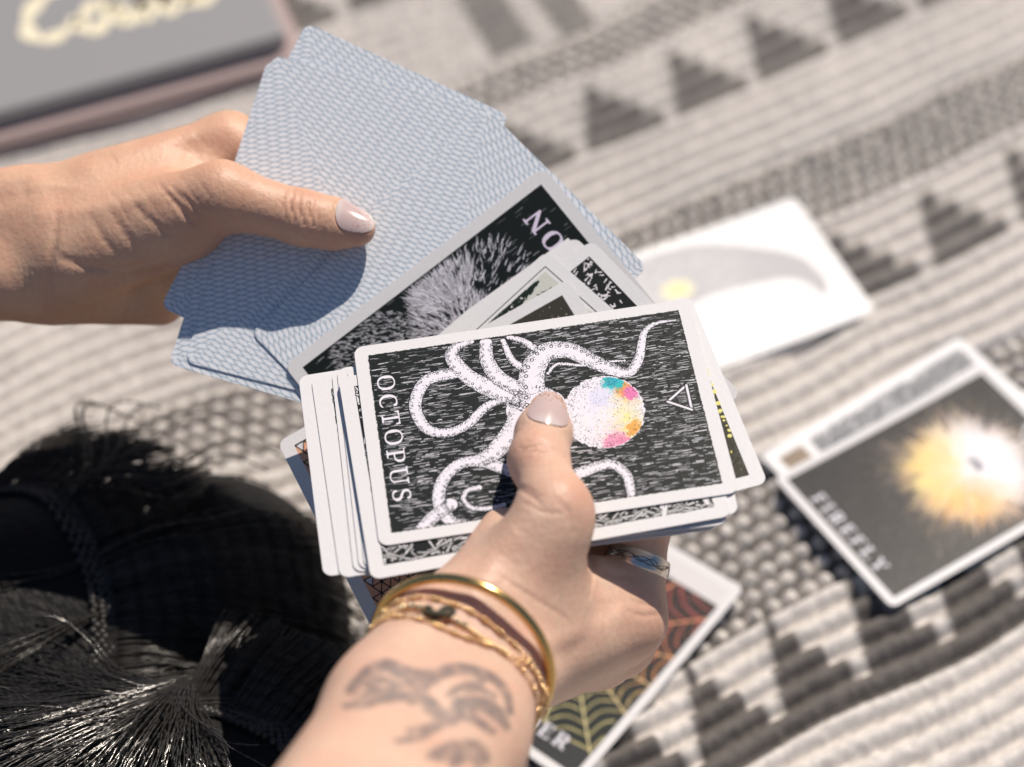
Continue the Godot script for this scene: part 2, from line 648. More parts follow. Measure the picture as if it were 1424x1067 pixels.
func pine_print() -> Image:
	var im := blank(635, 445, PAPER)
	im.fill_rect(Rect2i(24, 23, 587, 399), Color(0.25, 0.26, 0.27))
	im.fill_rect(Rect2i(26, 25, 583, 395), PAPER)
	im.fill_rect(Rect2i(32, 31, 571, 383), Color(0.77, 0.78, 0.75))
	for t in 15:
		var base := Vector2(470 - rng.randf() * 420, 40 + t * 25)
		for i in 160:
			var h := rng.randf()
			var p := base + Vector2(h * 105.0, (rng.randf() - 0.5) * 44.0 * (1.0 - h))
			if Rect2(34, 33, 566, 378).has_point(p):
				stroke(im, p, p - Vector2(7, rng.randf_range(-7, 7)), 1.6, 0.8, Color(0.12, 0.16, 0.15))
	im.fill_rect(Rect2i(32, 31, 462, 383), Color(0.12, 0.16, 0.15))
	for t in 16:
		var root := Vector2(490, 40 + t * 24 + rng.randf_range(-5, 5))
		var tall := rng.randf_range(60, 125)
		for i in 150:
			var h := rng.randf()
			var p := root + Vector2(h * tall, (rng.randf() - 0.5) * 34.0 * (1.05 - h))
			stroke(im, p.clamp(Vector2(33, 33), Vector2(600, 411)), (p - Vector2(8, rng.randf_range(-6, 6))).clamp(Vector2(33, 33), Vector2(600, 411)), 1.9, 0.8, Color(0.13, 0.17, 0.16))
	hatch(im, Rect2i(32, 31, 505, 383), 700, 5, 2, Color(0.5, 0.57, 0.53))
	return im

func brown_print() -> Image:
	var im := dark_print(Color(0.24, 0.235, 0.215), 200, Color(0.4, 0.4, 0.38))
	for i in 500:
		dab(im, rng.randf_range(130, 604), rng.randf_range(30, 415), rng.randf_range(0.6, 1.5), Color(0.62, 0.6, 0.55))
	# a strip of small orange and white triangles along the foot of the card
	im.fill_rect(Rect2i(26, 25, 96, 395), Color(0.85, 0.64, 0.53))
	for i in 5:
		for j in 20:
			var p := Vector2(27 + i * 19 + (9 if j % 2 else 0), 25 + j * 19.7)
			if p.x > 104 or p.y > 400:
				continue
			if (i * 7 + j * 3) % 4 == 0:
				fill_tri(im, p, p + Vector2(19, 0), p + Vector2(9, 19), Color(0.83, 0.83, 0.85))
			for q in [[Vector2(19, 0), Vector2(0, 0)], [Vector2(0, 0), Vector2(9, 19)], [Vector2(19, 0), Vector2(9, 19)]]:
				stroke(im, p + q[0], p + q[1], 1.1, 1.1, INK)
	return im

func birch_print() -> Image:
	var im := dark_print(Color(0.15, 0.16, 0.16), 0, PAPER)
	for i in 2600:
		var p := Vector2(rng.randf_range(28, 605), rng.randf_range(27, 417))
		if noise_a.get_noise_2d(p.x * 1.6, p.y * 1.6) > -0.05:
			stroke(im, p, (p + Vector2(rng.randf_range(-9, 9), rng.randf_range(-9, 9))).clamp(Vector2(28, 27), Vector2(605, 417)), 1.8, 0.7, Color(0.86, 0.85, 0.87))
	return im

func speck_print() -> Image:
	var im := blank(635, 445, PAPER)
	var area := Rect2i(26, 25, 583, 395)
	im.fill_rect(area, Color(0.17, 0.17, 0.13))
	hatch(im, area, 240, 14, 2, Color(0.42, 0.41, 0.33))
	for i in 420:
		dab(im, rng.randf_range(30, 604), rng.randf_range(29, 416), rng.randf_range(0.8, 2.4), Color(0.87, 0.80, 0.36))
	for i in 40:
		var x := 606.0 + rng.randf_range(-3, 3)
		dab(im, x, rng.randf_range(40, 330), rng.randf_range(2, 5), Color(0.86, 0.84, 0.5))
	return im

func penguin_print() -> Image:
	var im := blank(635, 445, Color(0.97, 0.97, 0.97))
	# a grey stippled bird lying along the card with a warm spot on its breast
	var top := curve2([Vector2(86, 35), Vector2(203, 28), Vector2(333, 47), Vector2(460, 121), Vector2(542, 200), Vector2(561, 294)], 60)
	var low := curve2([Vector2(43, 261), Vector2(164, 238), Vector2(277, 215), Vector2(404, 227), Vector2(503, 255), Vector2(545, 336)], 60)
	for i in 15000:
		var k := rng.randi_range(0, mini(top.size(), low.size()) - 1)
		var q := top[k].lerp(low[k], pow(rng.randf(), 1.15)) + Vector2(rng.randf_range(-4, 4), rng.randf_range(-4, 4))
		stroke(im, q, q + Vector2(rng.randf_range(3, 10), rng.randf_range(-1, 2)), 1.0, 0.6, Color(0.76, 0.76, 0.765))
	for i in 500:
		var a := rng.randf() * TAU
		var r := 44.0 * sqrt(rng.randf())
		dab(im, 214 + cos(a) * r, 163 + sin(a) * r * 0.8, 2.5, Color(0.96, 0.91, 0.66).lerp(Color(0.97, 0.95, 0.85), r / 50.0))
	return im

func firefly_print() -> Image:
	var im := blank(635, 445, PAPER)
	var area := Rect2i(22, 21, 591, 403)
	im.fill_rect(area, Color(0.16, 0.16, 0.165))
	hatch(im, area, 2600, 14, 1, Color(0.42, 0.42, 0.43))
	var c := Vector2(395, 235)
	# glow drawn as many soft rays of coloured pencil
	for i in 900:
		var o := Vector2.from_angle(rng.randf() * TAU) * 34.0 * sqrt(rng.randf())
		dab(im, c.x + o.x, c.y + o.y, 4.0, im.get_pixelv(Vector2i(c + o)).lerp(Color(0.92, 0.91, 0.90), 0.35))
	for i in 26000:
		var a := rng.randf() * TAU
		var d := Vector2.from_angle(a)
		var r0 := (20.0 + 84.0 * absf(rng.randfn(0.0, 0.9))) * (1.0 + 0.12 * sin(a * 5.0 + 1.0))
		var tint := Color(0.92, 0.92, 0.94)
		var warm := smooth(-0.75, 0.45, -d.x) * smooth(14.0, 44.0, r0 + 12.0 * rng.randf())
		if rng.randf() < warm:
			tint = Color(0.94, 0.86, 0.52)
			if rng.randf() < 0.25 + 0.45 * smooth(-0.2, 0.9, d.y):
				tint = Color(0.94, 0.62, 0.34)
		if r0 > 110.0:
			tint = [Color(0.70, 0.52, 0.56), Color(0.66, 0.60, 0.42), Color(0.74, 0.62, 0.46), Color(0.66, 0.64, 0.66)][rng.randi_range(0, 3)]
		var p := c + d * r0
		var q := c + d * (r0 + rng.randf_range(8, 30))
		if area.has_point(Vector2i(p)) and area.has_point(Vector2i(q)):
			var base := im.get_pixelv(Vector2i(p))
			stroke(im, p, q, 1.8, 0.6, base.lerp(tint, 0.13))
	for i in 70:
		dab(im, c.x + 26 + rng.randf_range(-9, 9), c.y - 6 + rng.randf_range(-18, 18), 2.6, Color(0.42, 0.44, 0.5))
	var tri := [Vector2(596, 205), Vector2(596, 262), Vector2(556, 234)]
	for k in 3:
		stroke(im, tri[k], tri[(k + 1) % 3], 2.6, 2.6, PAPER)
	word(im, "FIREFLY", Vector2(33, 96), 48.0, 0.22, Color(0.88, 0.88, 0.92), true)
	return im

func sketch_print() -> Image:
	var im := blank(635, 445, Color(0.93, 0.93, 0.94))
	var ink := Color(0.3, 0.31, 0.33)
	for i in 1700:
		var x := rng.randf_range(120, 600)
		var y := 34.0 + rng.randf() * 60.0
		stroke(im, Vector2(x, y), Vector2(x + rng.randf_range(8, 30), y - rng.randf_range(4, 16)).clamp(Vector2(20, 22), Vector2(612, 420)), 0.8, 0.5, Color(0.45, 0.46, 0.48))
	im.fill_rect(Rect2i(30, 32, 70, 60), Color(0.56, 0.5, 0.44))
	hatch(im, Rect2i(30, 32, 70, 60), 120, 12, 2, Color(0.78, 0.7, 0.6))
	return im

func spider_print() -> Image:
	var im := blank(635, 445, PAPER)
	var area := Rect2i(22, 21, 591, 403)
	im.fill_rect(area, Color(0.13, 0.15, 0.15))
	hatch(im, area, 900, 20, 1, Color(0.28, 0.29, 0.29))
	for i in 2600:
		var p := Vector2(rng.randf_range(200, 560), rng.randf_range(24, 420))
		if rng.randf() < (p.x - 200.0) / 360.0:
			dab(im, p.x, p.y, 5.0, im.get_pixelv(Vector2i(p)).lerp(Color(0.62, 0.28, 0.26), 0.16))
	var c := Vector2(300, 205)
	var spokes := 16
	for ring in 13:
		var r := 22.0 + ring * (15.0 + ring * 0.9)
		for s in spokes:
			var a := TAU * s / spokes
			var b := TAU * (s + 1) / spokes
			var prev := c + Vector2.from_angle(a) * r
			for k in 6:
				var t := (k + 1) / 6.0
				var sag := 1.0 - 0.10 * sin(PI * t)
				var p := c + Vector2.from_angle(lerpf(a, b, t)) * r * sag
				var warm := clampf((p.x - 180.0) / 320.0, 0.0, 1.0)
				var tint := Color(0.86, 0.82, 0.58).lerp(Color(0.93, 0.63, 0.42), smooth(0.0, 0.5, warm)).lerp(Color(0.84, 0.42, 0.42), smooth(0.5, 1.0, warm))
				if area.has_point(Vector2i(prev)) and area.has_point(Vector2i(p)):
					stroke(im, prev, p, 2.6, 2.6, tint.darkened(0.18 + 0.2 * rng.randf()))
				prev = p
	for s in spokes:
		var d := Vector2.from_angle(TAU * s / spokes)
		for k in 56:
			var p := c + d * (14.0 + k * 6.0)
			var q := c + d * (20.0 + k * 6.0)
			if area.has_point(Vector2i(p)) and area.has_point(Vector2i(q)):
				var warm := clampf((p.x - 180.0) / 320.0, 0.0, 1.0)
				stroke(im, p, q, 2.2, 2.2, Color(0.82, 0.78, 0.58).lerp(Color(0.9, 0.6, 0.45), warm))
	im.fill_rect(Rect2i(560, 21, 53, 403), Color(0.83, 0.82, 0.83))
	im.fill_rect(Rect2i(22, 21, 62, 403), Color(0.2, 0.21, 0.22))
	word(im, "SPIDER", Vector2(54, 150), 50.0, 0.2, Color(0.88, 0.88, 0.92), true)
	return im

# the blue back: a net of small lens-shaped scales, laid in four wedges that meet on the diagonals
func back_print() -> Image:
	var w := 1024
	var h := 717
	var data := PackedByteArray()
	data.resize(w * h * 3)
	var at := 0
	for y in h:
		for x in w:
			var p := (x - w * 0.5) / 8.06
			var q := (y - h * 0.5) / 8.06
			var u := p
			var v := q
			if absf(p) * 0.7 > absf(q):
				u = p * 0.94 + q * 0.34
				v = q * 0.94 - p * 0.34
			else:
				u = p * 0.94 - q * 0.34
				v = q * 0.94 + p * 0.34
			# lens net: wavy lines, neighbours half a wave apart
			var a := u / 1.08
			var i := floorf(a)
			var f := a - i
			var wv := sin(v * TAU / 8.4)
			var s := 0.5 * wv * (1.0 if int(i) % 2 == 0 else -1.0)
			var d := minf(absf(f - 0.5 - s), minf(absf(f - 1.5 + s), absf(f + 0.5 + s)))
			var line := 1.0 - smooth(0.07, 0.30, d)
			var g := 0.04 * noise_b.get_noise_2d(x * 0.7, y * 0.7)
			var r := 0.905 + g - line * 0.27
			data[at] = int(clampf(r, 0, 1) * 255)
			data[at + 1] = int(clampf(0.92 + g - line * 0.21, 0, 1) * 255)
			data[at + 2] = int(clampf(0.945 + g - line * 0.17, 0, 1) * 255)
			at += 3
	return Image.create_from_data(w, h, false, Image.FORMAT_RGB8, data)

# ---------------------------------------------------------------- a card: face, back and cut edge
func card_mesh(bend: float, twist: float) -> ArrayMesh:
	var hx := CARD_L * 0.5
	var hy := CARD_W * 0.5
	var r := 3.6
	var t := 0.17
	var xs: Array[float] = []
	for i in 7:
		xs.append(-hx + r * (1.0 - cos(PI * 0.5 * i / 6.0)))
	for i in range(1, 16):
		xs.append(lerpf(-hx + r, hx - r, i / 16.0))
	for i in 7:
		xs.append(hx - r * (1.0 - cos(PI * 0.5 * (6 - i) / 6.0)))
	var cols := xs.size()
	var rows := 9
	var am := ArrayMesh.new()
	var lift := func(x: float, y: float) -> float:
		return bend * (x / hx) * (x / hx) + twist * x * y / (hx * hy)
	var rim := []
	for side in 2:
		var v := PackedVector3Array()
		var n := PackedVector3Array()
		var uv := PackedVector2Array()
		var ix := PackedInt32Array()
		var sg := 1.0 if side == 0 else -1.0
		for i in cols:
			var x := xs[i]
			var over := maxf(absf(x) - (hx - r), 0.0)
			var half := hy - r + sqrt(maxf(r * r - over * over, 0.0))
			for j in rows:
				var y := lerpf(-half, half, j / float(rows - 1))
				var z: float = lift.call(x, y)
				v.append(Vector3(x, y, z + t * sg) * MM)
				n.append(Vector3(-2.0 * bend * x / (hx * hx), -twist * x / (hx * hy), 1.0).normalized() * sg)
				uv.append(Vector2((x + hx) / CARD_L, (hy - y) / CARD_W))
		for i in cols - 1:
			for j in rows - 1:
				var a := i * rows + j
				var q := [a, a + 1, a + rows, a + 1, a + rows + 1, a + rows] if side == 0 else [a, a + rows, a + 1, a + 1, a + rows, a + rows + 1]
				ix.append_array(PackedInt32Array(q))
		var arr := []
		arr.resize(Mesh.ARRAY_MAX)
		arr[Mesh.ARRAY_VERTEX] = v
		arr[Mesh.ARRAY_NORMAL] = n
		arr[Mesh.ARRAY_TEX_UV] = uv
		arr[Mesh.ARRAY_INDEX] = wound(v, n, ix)
		am.add_surface_from_arrays(Mesh.PRIMITIVE_TRIANGLES, arr)
		rim.append(v)
	# the cut edge, slightly rounded outwards
	var loop := PackedInt32Array()
	for i in cols:
		loop.append(i * rows + rows - 1)
	for j in range(rows - 2, -1, -1):
		loop.append((cols - 1) * rows + j)
	for i in range(cols - 2, -1, -1):
		loop.append(i * rows)
	for j in range(1, rows - 1):
		loop.append(j)
	var v2 := PackedVector3Array()
	var n2 := PackedVector3Array()
	var i2 := PackedInt32Array()
	var m := loop.size()
	for k in m:
		var p: Vector3 = rim[0][loop[k]]
		var nx: Vector3 = rim[0][loop[(k + 1) % m]]
		var pv: Vector3 = rim[0][loop[(k - 1 + m) % m]]
		var o := (nx - pv).cross(Vector3(0, 0, 1)).normalized()
		if o.dot(p) < 0.0:
			o = -o
		var low: Vector3 = rim[1][loop[k]]
		for s in 3:
			var q := p.lerp(low, s * 0.5) + o * (0.06 * MM if s == 1 else 0.0)
			v2.append(q)
			n2.append((o + Vector3(0, 0, 0.9 * (1 - s))).normalized())
	for k in m:
		var j := (k + 1) % m
		for s in 2:
			var a := k * 3 + s
			var b := j * 3 + s
			i2.append_array(PackedInt32Array([a, b, a + 1, b, b + 1, a + 1]))
	var e := []
	e.resize(Mesh.ARRAY_MAX)
	e[Mesh.ARRAY_VERTEX] = v2
	e[Mesh.ARRAY_NORMAL] = n2
	e[Mesh.ARRAY_INDEX] = wound(v2, n2, i2)
	am.add_surface_from_arrays(Mesh.PRIMITIVE_TRIANGLES, e)
	return am

var card_shapes := {}
var back_mat: StandardMaterial3D
var edge_mat: StandardMaterial3D
var card_bump: Texture2D

func paper(im: Image) -> StandardMaterial3D:
	var m := StandardMaterial3D.new()
	m.albedo_texture = texture(im)
	m.roughness = 0.34
	m.metallic_specular = 0.3
	m.normal_enabled = true
	m.normal_texture = card_bump
	m.normal_scale = 0.16
	return m

# at: centre, right: the way the long side runs, up: out of the shown side; all in world axes
func card(label: String, group: String, face: Material, at_mm: Vector3, right: Vector3, up: Vector3, bend := 0.0, twist := 0.0, face_down := false) -> MeshInstance3D:
	var key := Vector2(bend, twist)
	if not card_shapes.has(key):
		card_shapes[key] = card_mesh(bend, twist)
	var o := MeshInstance3D.new()
	o.name = "card"
	o.mesh = card_shapes[key]
	add_child(o, true)
	var z := up.normalized()
	var x := (right - z * right.dot(z)).normalized()
	o.transform = Transform3D(Basis(x, z.cross(x), z), at_mm * MM)
	o.set_surface_override_material(0, back_mat if face_down else face)
	o.set_surface_override_material(1, face if face_down else back_mat)
	o.set_surface_override_material(2, edge_mat)
	tag(o, label, "card", group)
	return o

# ---------------------------------------------------------------- blanket
const RIB := 12.0
const TURN := 0.4712

func band_color(u: float, v: float) -> Array:
	# returns [kind, darkness]; kind 0 ribs, 1 tufts
	for b in [[-412.0, -488.0], [-603.0, -652.0], [-775.0, -808.0], [-226.0, -290.0]]:
		if v < b[0] and v > b[1]:
			return [1, 0.0]
	var rows := [[-359.0, 329.0, 44.0], [-550.0, 554.0, 58.0], [-721.0, 448.0, 56.0], [-900.0, 448.0, 56.0]]
	for r in rows:
		if r[0] == -721.0 and u < 225.0:
			continue
		var step := floorf((r[0] + RIB * 0.5 - v) / RIB)
		if step >= 0.0 and step < 4.5:
			if step == 0.0 and r[2] < 50.0:
				return [0, 0.9]
			var du := absf(fposmod(u - r[1] + r[2] * 0.5, r[2]) - r[2] * 0.5)
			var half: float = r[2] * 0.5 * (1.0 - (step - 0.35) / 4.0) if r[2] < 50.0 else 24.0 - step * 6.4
			return [0, (0.9 if r[2] < 50.0 else 0.76) * (1.0 - smooth(half - 1.2, half + 1.2, du))]  # far triangle rows paler: haze and sheen mixed into the yarn colour
	# two short cast shadows painted across the ribs near the far edge
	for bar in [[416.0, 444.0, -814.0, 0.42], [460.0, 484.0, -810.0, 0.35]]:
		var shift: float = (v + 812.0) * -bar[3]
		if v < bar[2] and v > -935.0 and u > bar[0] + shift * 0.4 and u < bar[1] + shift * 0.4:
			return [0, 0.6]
	return [0, 0.0]

func blanket() -> void:
	var u0 := -330.0
	var u1 := 1080.0
	var v0 := -1130.0
	var v1 := -140.0
	var du := 2.2
	var dv := RIB / 8.0
	var nu := int((u1 - u0) / du)
	var nv := int((v1 - v0) / dv)
	var vtx := PackedVector3Array()
	var nrm := PackedVector3Array()
	var col := PackedColorArray()
	vtx.resize(nu * nv)
	nrm.resize(nu * nv)
	col.resize(nu * nv)
	var cs := cos(TURN)
	var sn := sin(TURN)
	var hs := PackedFloat32Array()
	hs.resize(nu * nv)
	var wob := FastNoiseLite.new()
	wob.seed = 5
	wob.frequency = 0.004
	wob.fractal_octaves = 2
	var fine := FastNoiseLite.new()
	fine.seed = 9
	fine.frequency = 0.22
	for j in nv:
		for i in nu:
			var u := u0 + i * du
			var v := v0 + j * dv
			var vw := v + 8.0 * wob.get_noise_2d(u, v * 0.6) + 25.0 * (1.0 - smooth(110.0, 260.0, u))
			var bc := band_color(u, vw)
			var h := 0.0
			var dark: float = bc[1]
			if bc[0] == 0:
				var t := fposmod(vw - 359.0 + RIB * 0.5, RIB) / RIB
				h = 9.2 * pow(maxf(sin(PI * t), 0.0), 0.72) + 1.5 * fine.get_noise_2d(u * 1.5, vw * 0.6)
			else:
				var a := vw / 9.4
				var row := floorf(a)
				var fu := fposmod(u / 9.8 + (0.5 if int(row) % 2 == 0 else 0.0), 1.0)
				var fv := a - row
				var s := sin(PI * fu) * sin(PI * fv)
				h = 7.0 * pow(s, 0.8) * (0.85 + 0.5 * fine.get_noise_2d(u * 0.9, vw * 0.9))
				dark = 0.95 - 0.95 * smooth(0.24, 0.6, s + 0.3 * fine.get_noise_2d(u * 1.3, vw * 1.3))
			h += 2.6 * wob.get_noise_2d(u * 1.7 + 90.0, v * 1.7)
			hs[j * nu + i] = h
			var slub := 1.0 + 0.22 * fine.get_noise_2d(u * 1.5, floorf(vw / RIB) * 37.0 + vw * 0.3) + 0.10 * fine.get_noise_2d(u * 3.0, v * 3.0)
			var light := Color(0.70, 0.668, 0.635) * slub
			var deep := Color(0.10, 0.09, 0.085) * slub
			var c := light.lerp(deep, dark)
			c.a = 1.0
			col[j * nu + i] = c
			vtx[j * nu + i] = Vector3(u * cs + v * sn, h - 9.0, -u * sn + v * cs) * MM
	var ix := PackedInt32Array()
	for j in nv:
		for i in nu:
			var k := j * nu + i
			var a := hs[j * nu + mini(i + 1, nu - 1)] - hs[j * nu + maxi(i - 1, 0)]
			var b := hs[mini(j + 1, nv - 1) * nu + i] - hs[maxi(j - 1, 0) * nu + i]
			var ng := Vector3(-a / (2.0 * du), 1.0, -b / (2.0 * dv)).normalized()
			nrm[k] = Vector3(ng.x * cs + ng.z * sn, ng.y, -ng.x * sn + ng.z * cs)
	ix.resize((nu - 1) * (nv - 1) * 6)
	var w := 0
	for j in nv - 1:
		for i in nu - 1:
			var a := j * nu + i
			ix[w] = a
			ix[w + 1] = a + 1
			ix[w + 2] = a + nu
			ix[w + 3] = a + 1
			ix[w + 4] = a + nu + 1
			ix[w + 5] = a + nu
			w += 6
	var m := StandardMaterial3D.new()
	m.vertex_color_use_as_albedo = true
	m.roughness = 0.95
	m.metallic_specular = 0.15
	m.normal_enabled = true
	m.normal_texture = noise_map(21, 0.09, 3, 4.0, true)
	m.normal_scale = 1.0
	m.uv1_triplanar = true
	m.uv1_scale = Vector3(28, 28, 28)
	var o := hang("woven_blanket", array_mesh(vtx, nrm, ix, col), m, self)
	tag(o, "cream and charcoal ribbed woven blanket with triangle rows and tufted bands under everything", "blanket")

func noise_map(seed_: int, freq: float, octaves: int, strength: float, normal: bool, cellular := false) -> NoiseTexture2D:
	var n := FastNoiseLite.new()
	n.seed = seed_
	n.frequency = freq
	n.fractal_octaves = octaves
	if cellular:
		n.noise_type = FastNoiseLite.TYPE_CELLULAR
	var t := NoiseTexture2D.new()
	t.width = 512
	t.height = 512
	t.seamless = true
	t.noise = n
	t.as_normal_map = normal
	t.bump_strength = strength
	return t

# ---------------------------------------------------------------- box with gold script
func script_box() -> void:
	var k := Vector3(-113.05, -1.50, -919.04)
	var ex := Vector3(-0.9568, 0, 0.2908)
	var ez := Vector3(-0.2908, 0, -0.9568)
	var box := thing("keepsake_box", "dark box, lid greyed by painted sheen, with gold script lettering on its lid behind the left hand", "box", k)
	var slab := func(inset: float, y0: float, y1: float, rnd: float) -> ArrayMesh:
		var st := PackedVector3Array()
		var nn := PackedVector3Array()
		var ix := PackedInt32Array()
		var ring := PackedVector2Array()
		var wx := 330.0
		var wz := 230.0
		for c in 4:
			var cc: Vector2 = [Vector2(wx - inset - 5, wz - inset - 5), Vector2(inset + 5, wz - inset - 5), Vector2(inset + 5, inset + 5), Vector2(wx - inset - 5, inset + 5)][c]
			for s in 7:
				ring.append(cc + Vector2.from_angle(PI * 0.5 * (c + s / 6.0)) * 5.0)
		var prof := [[rnd, y0, -0.7], [0.0, y0 + rnd, 0.0], [0.0, y1 - rnd, 0.0]]
		for s in 5:
			prof.append([rnd * (1.0 - cos(PI * 0.5 * s / 4.0)), y1 - rnd + rnd * sin(PI * 0.5 * s / 4.0), sin(PI * 0.5 * s / 4.0)])
		var m := ring.size()
		var mid := Vector2(165, 115)
		for p in prof:
			for q in ring:
				var o := (q - mid).normalized()
				var c := q - o * float(p[0])
				st.append((k + ex * c.x + ez * c.y + Vector3(0, p[1], 0)) * MM)
				var near := Vector2(1.0 if q.x > wx - inset - 1.5 else (-1.0 if q.x < inset + 1.5 else 0.0), 1.0 if q.y > wz - inset - 1.5 else (-1.0 if q.y < inset + 1.5 else 0.0))
				if near == Vector2.ZERO:
					near = o
				near = near.normalized()
				var hz := sqrt(maxf(1.0 - p[2] * p[2], 0.0))
				nn.append((ex * near.x * hz + ez * near.y * hz + Vector3(0, p[2], 0)).normalized())
		for a in prof.size() - 1:
			for b in m:
				var c := (b + 1) % m
				ix.append_array(PackedInt32Array([a * m + b, a * m + c, (a + 1) * m + b, a * m + c, (a + 1) * m + c, (a + 1) * m + b]))
		var last := (prof.size() - 1) * m
		var start := st.size()
		for b in m:
			st.append(st[last + b])
			nn.append(Vector3.UP)
		for b in range(1, m - 1):
			ix.append_array(PackedInt32Array([start, start + b, start + b + 1]))
		return array_mesh(st, nn, ix)
	var bm := mat(lin(0.40, 0.31, 0.305), 0.6)
	var lm := mat(lin(0.29, 0.29, 0.30), 0.45)  # dark lid, its sheen lightened into the grey
	lm.normal_enabled = true
	lm.normal_texture = noise_map(31, 0.06, 3, 2.0, true)
	lm.normal_scale = 0.25
	lm.uv1_triplanar = true
	lm.uv1_scale = Vector3(20, 20, 20)
	hang("tray", slab.call(-9.0, 0.0, 13.0, 1.5), bm, box)
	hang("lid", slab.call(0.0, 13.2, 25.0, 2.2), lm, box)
	var gold := mat(lin(0.98, 0.90, 0.66), 0.3, 0.1)
	gold.metallic_specular = 0.6
	var letters := [
		[Vector3(-240.92, 23.60, -977.33), Vector3(-253.76, 23.60, -969.58), Vector3(-262.49, 23.60, -954.95), Vector3(-262.58, 23.60, -938.31), Vector3(-253.46, 23.60, -929.07), Vector3(-242.30, 23.60, -933.48), Vector3(-234.15, 23.60, -945.28)],
		[Vector3(-223.46, 23.60, -958.25), Vector3(-231.09, 23.60, -948.78), Vector3(-231.03, 23.60, -937.27), Vector3(-223.33, 23.60, -933.86), Vector3(-216.64, 23.60, -944.56), Vector3(-217.46, 23.60, -956.26), Vector3(-223.46, 23.60, -958.25)],
		[Vector3(-217.09, 23.60, -951.04), Vector3(-208.94, 23.60, -953.98), Vector3(-209.85, 23.60, -942.50), Vector3(-205.51, 23.60, -939.45), Vector3(-199.54, 23.60, -950.32), Vector3(-196.79, 23.60, -960.38)],
		[Vector3(-197.56, 23.60, -959.17), Vector3(-197.28, 23.60, -947.48), Vector3(-193.29, 23.60, -943.17), Vector3(-187.23, 23.60, -954.08), Vector3(-183.57, 23.60, -964.09)],
		[Vector3(-183.57, 23.60, -964.09), Vector3(-183.80, 23.60, -952.39), Vector3(-179.35, 23.60, -946.71), Vector3(-173.08, 23.60, -955.04), Vector3(-170.91, 23.60, -962.62)],
		[Vector3(-160.05, 23.60, -963.99), Vector3(-168.99, 23.60, -957.18), Vector3(-169.60, 23.60, -952.05), Vector3(-162.95, 23.60, -952.58), Vector3(-154.20, 23.60, -964.62)],
	]
	for l in letters:
		var pts := spline(l, 8)
		var v := PackedVector3Array()
		var n := PackedVector3Array()
		var ix := PackedInt32Array()
		var m := pts.size()
		for i in m:
			var d := (pts[mini(i + 1, m - 1)] - pts[maxi(i - 1, 0)]).normalized()
			var s := d.cross(Vector3.UP).normalized() * (4.1 + 1.4 * sin(i * 0.55))
			for q in [[-1.0, 0.05], [-0.9, 0.35], [0.9, 0.35], [1.0, 0.05]]:
				v.append((pts[i] + s * float(q[0]) + Vector3(0, q[1], 0)) * MM)
				n.append(Vector3.UP)
		for i in m - 1:
			for q in 3:
				var a := i * 4 + q
				ix.append_array(PackedInt32Array([a, a + 1, a + 4, a + 1, a + 5, a + 4]))
		hang("lettering", array_mesh(v, n, ix), gold, box)

# ---------------------------------------------------------------- the person: two arms and a fringed skirt
var right_arm := Field.new()
var left_arm := Field.new()
var lap := Field.new()

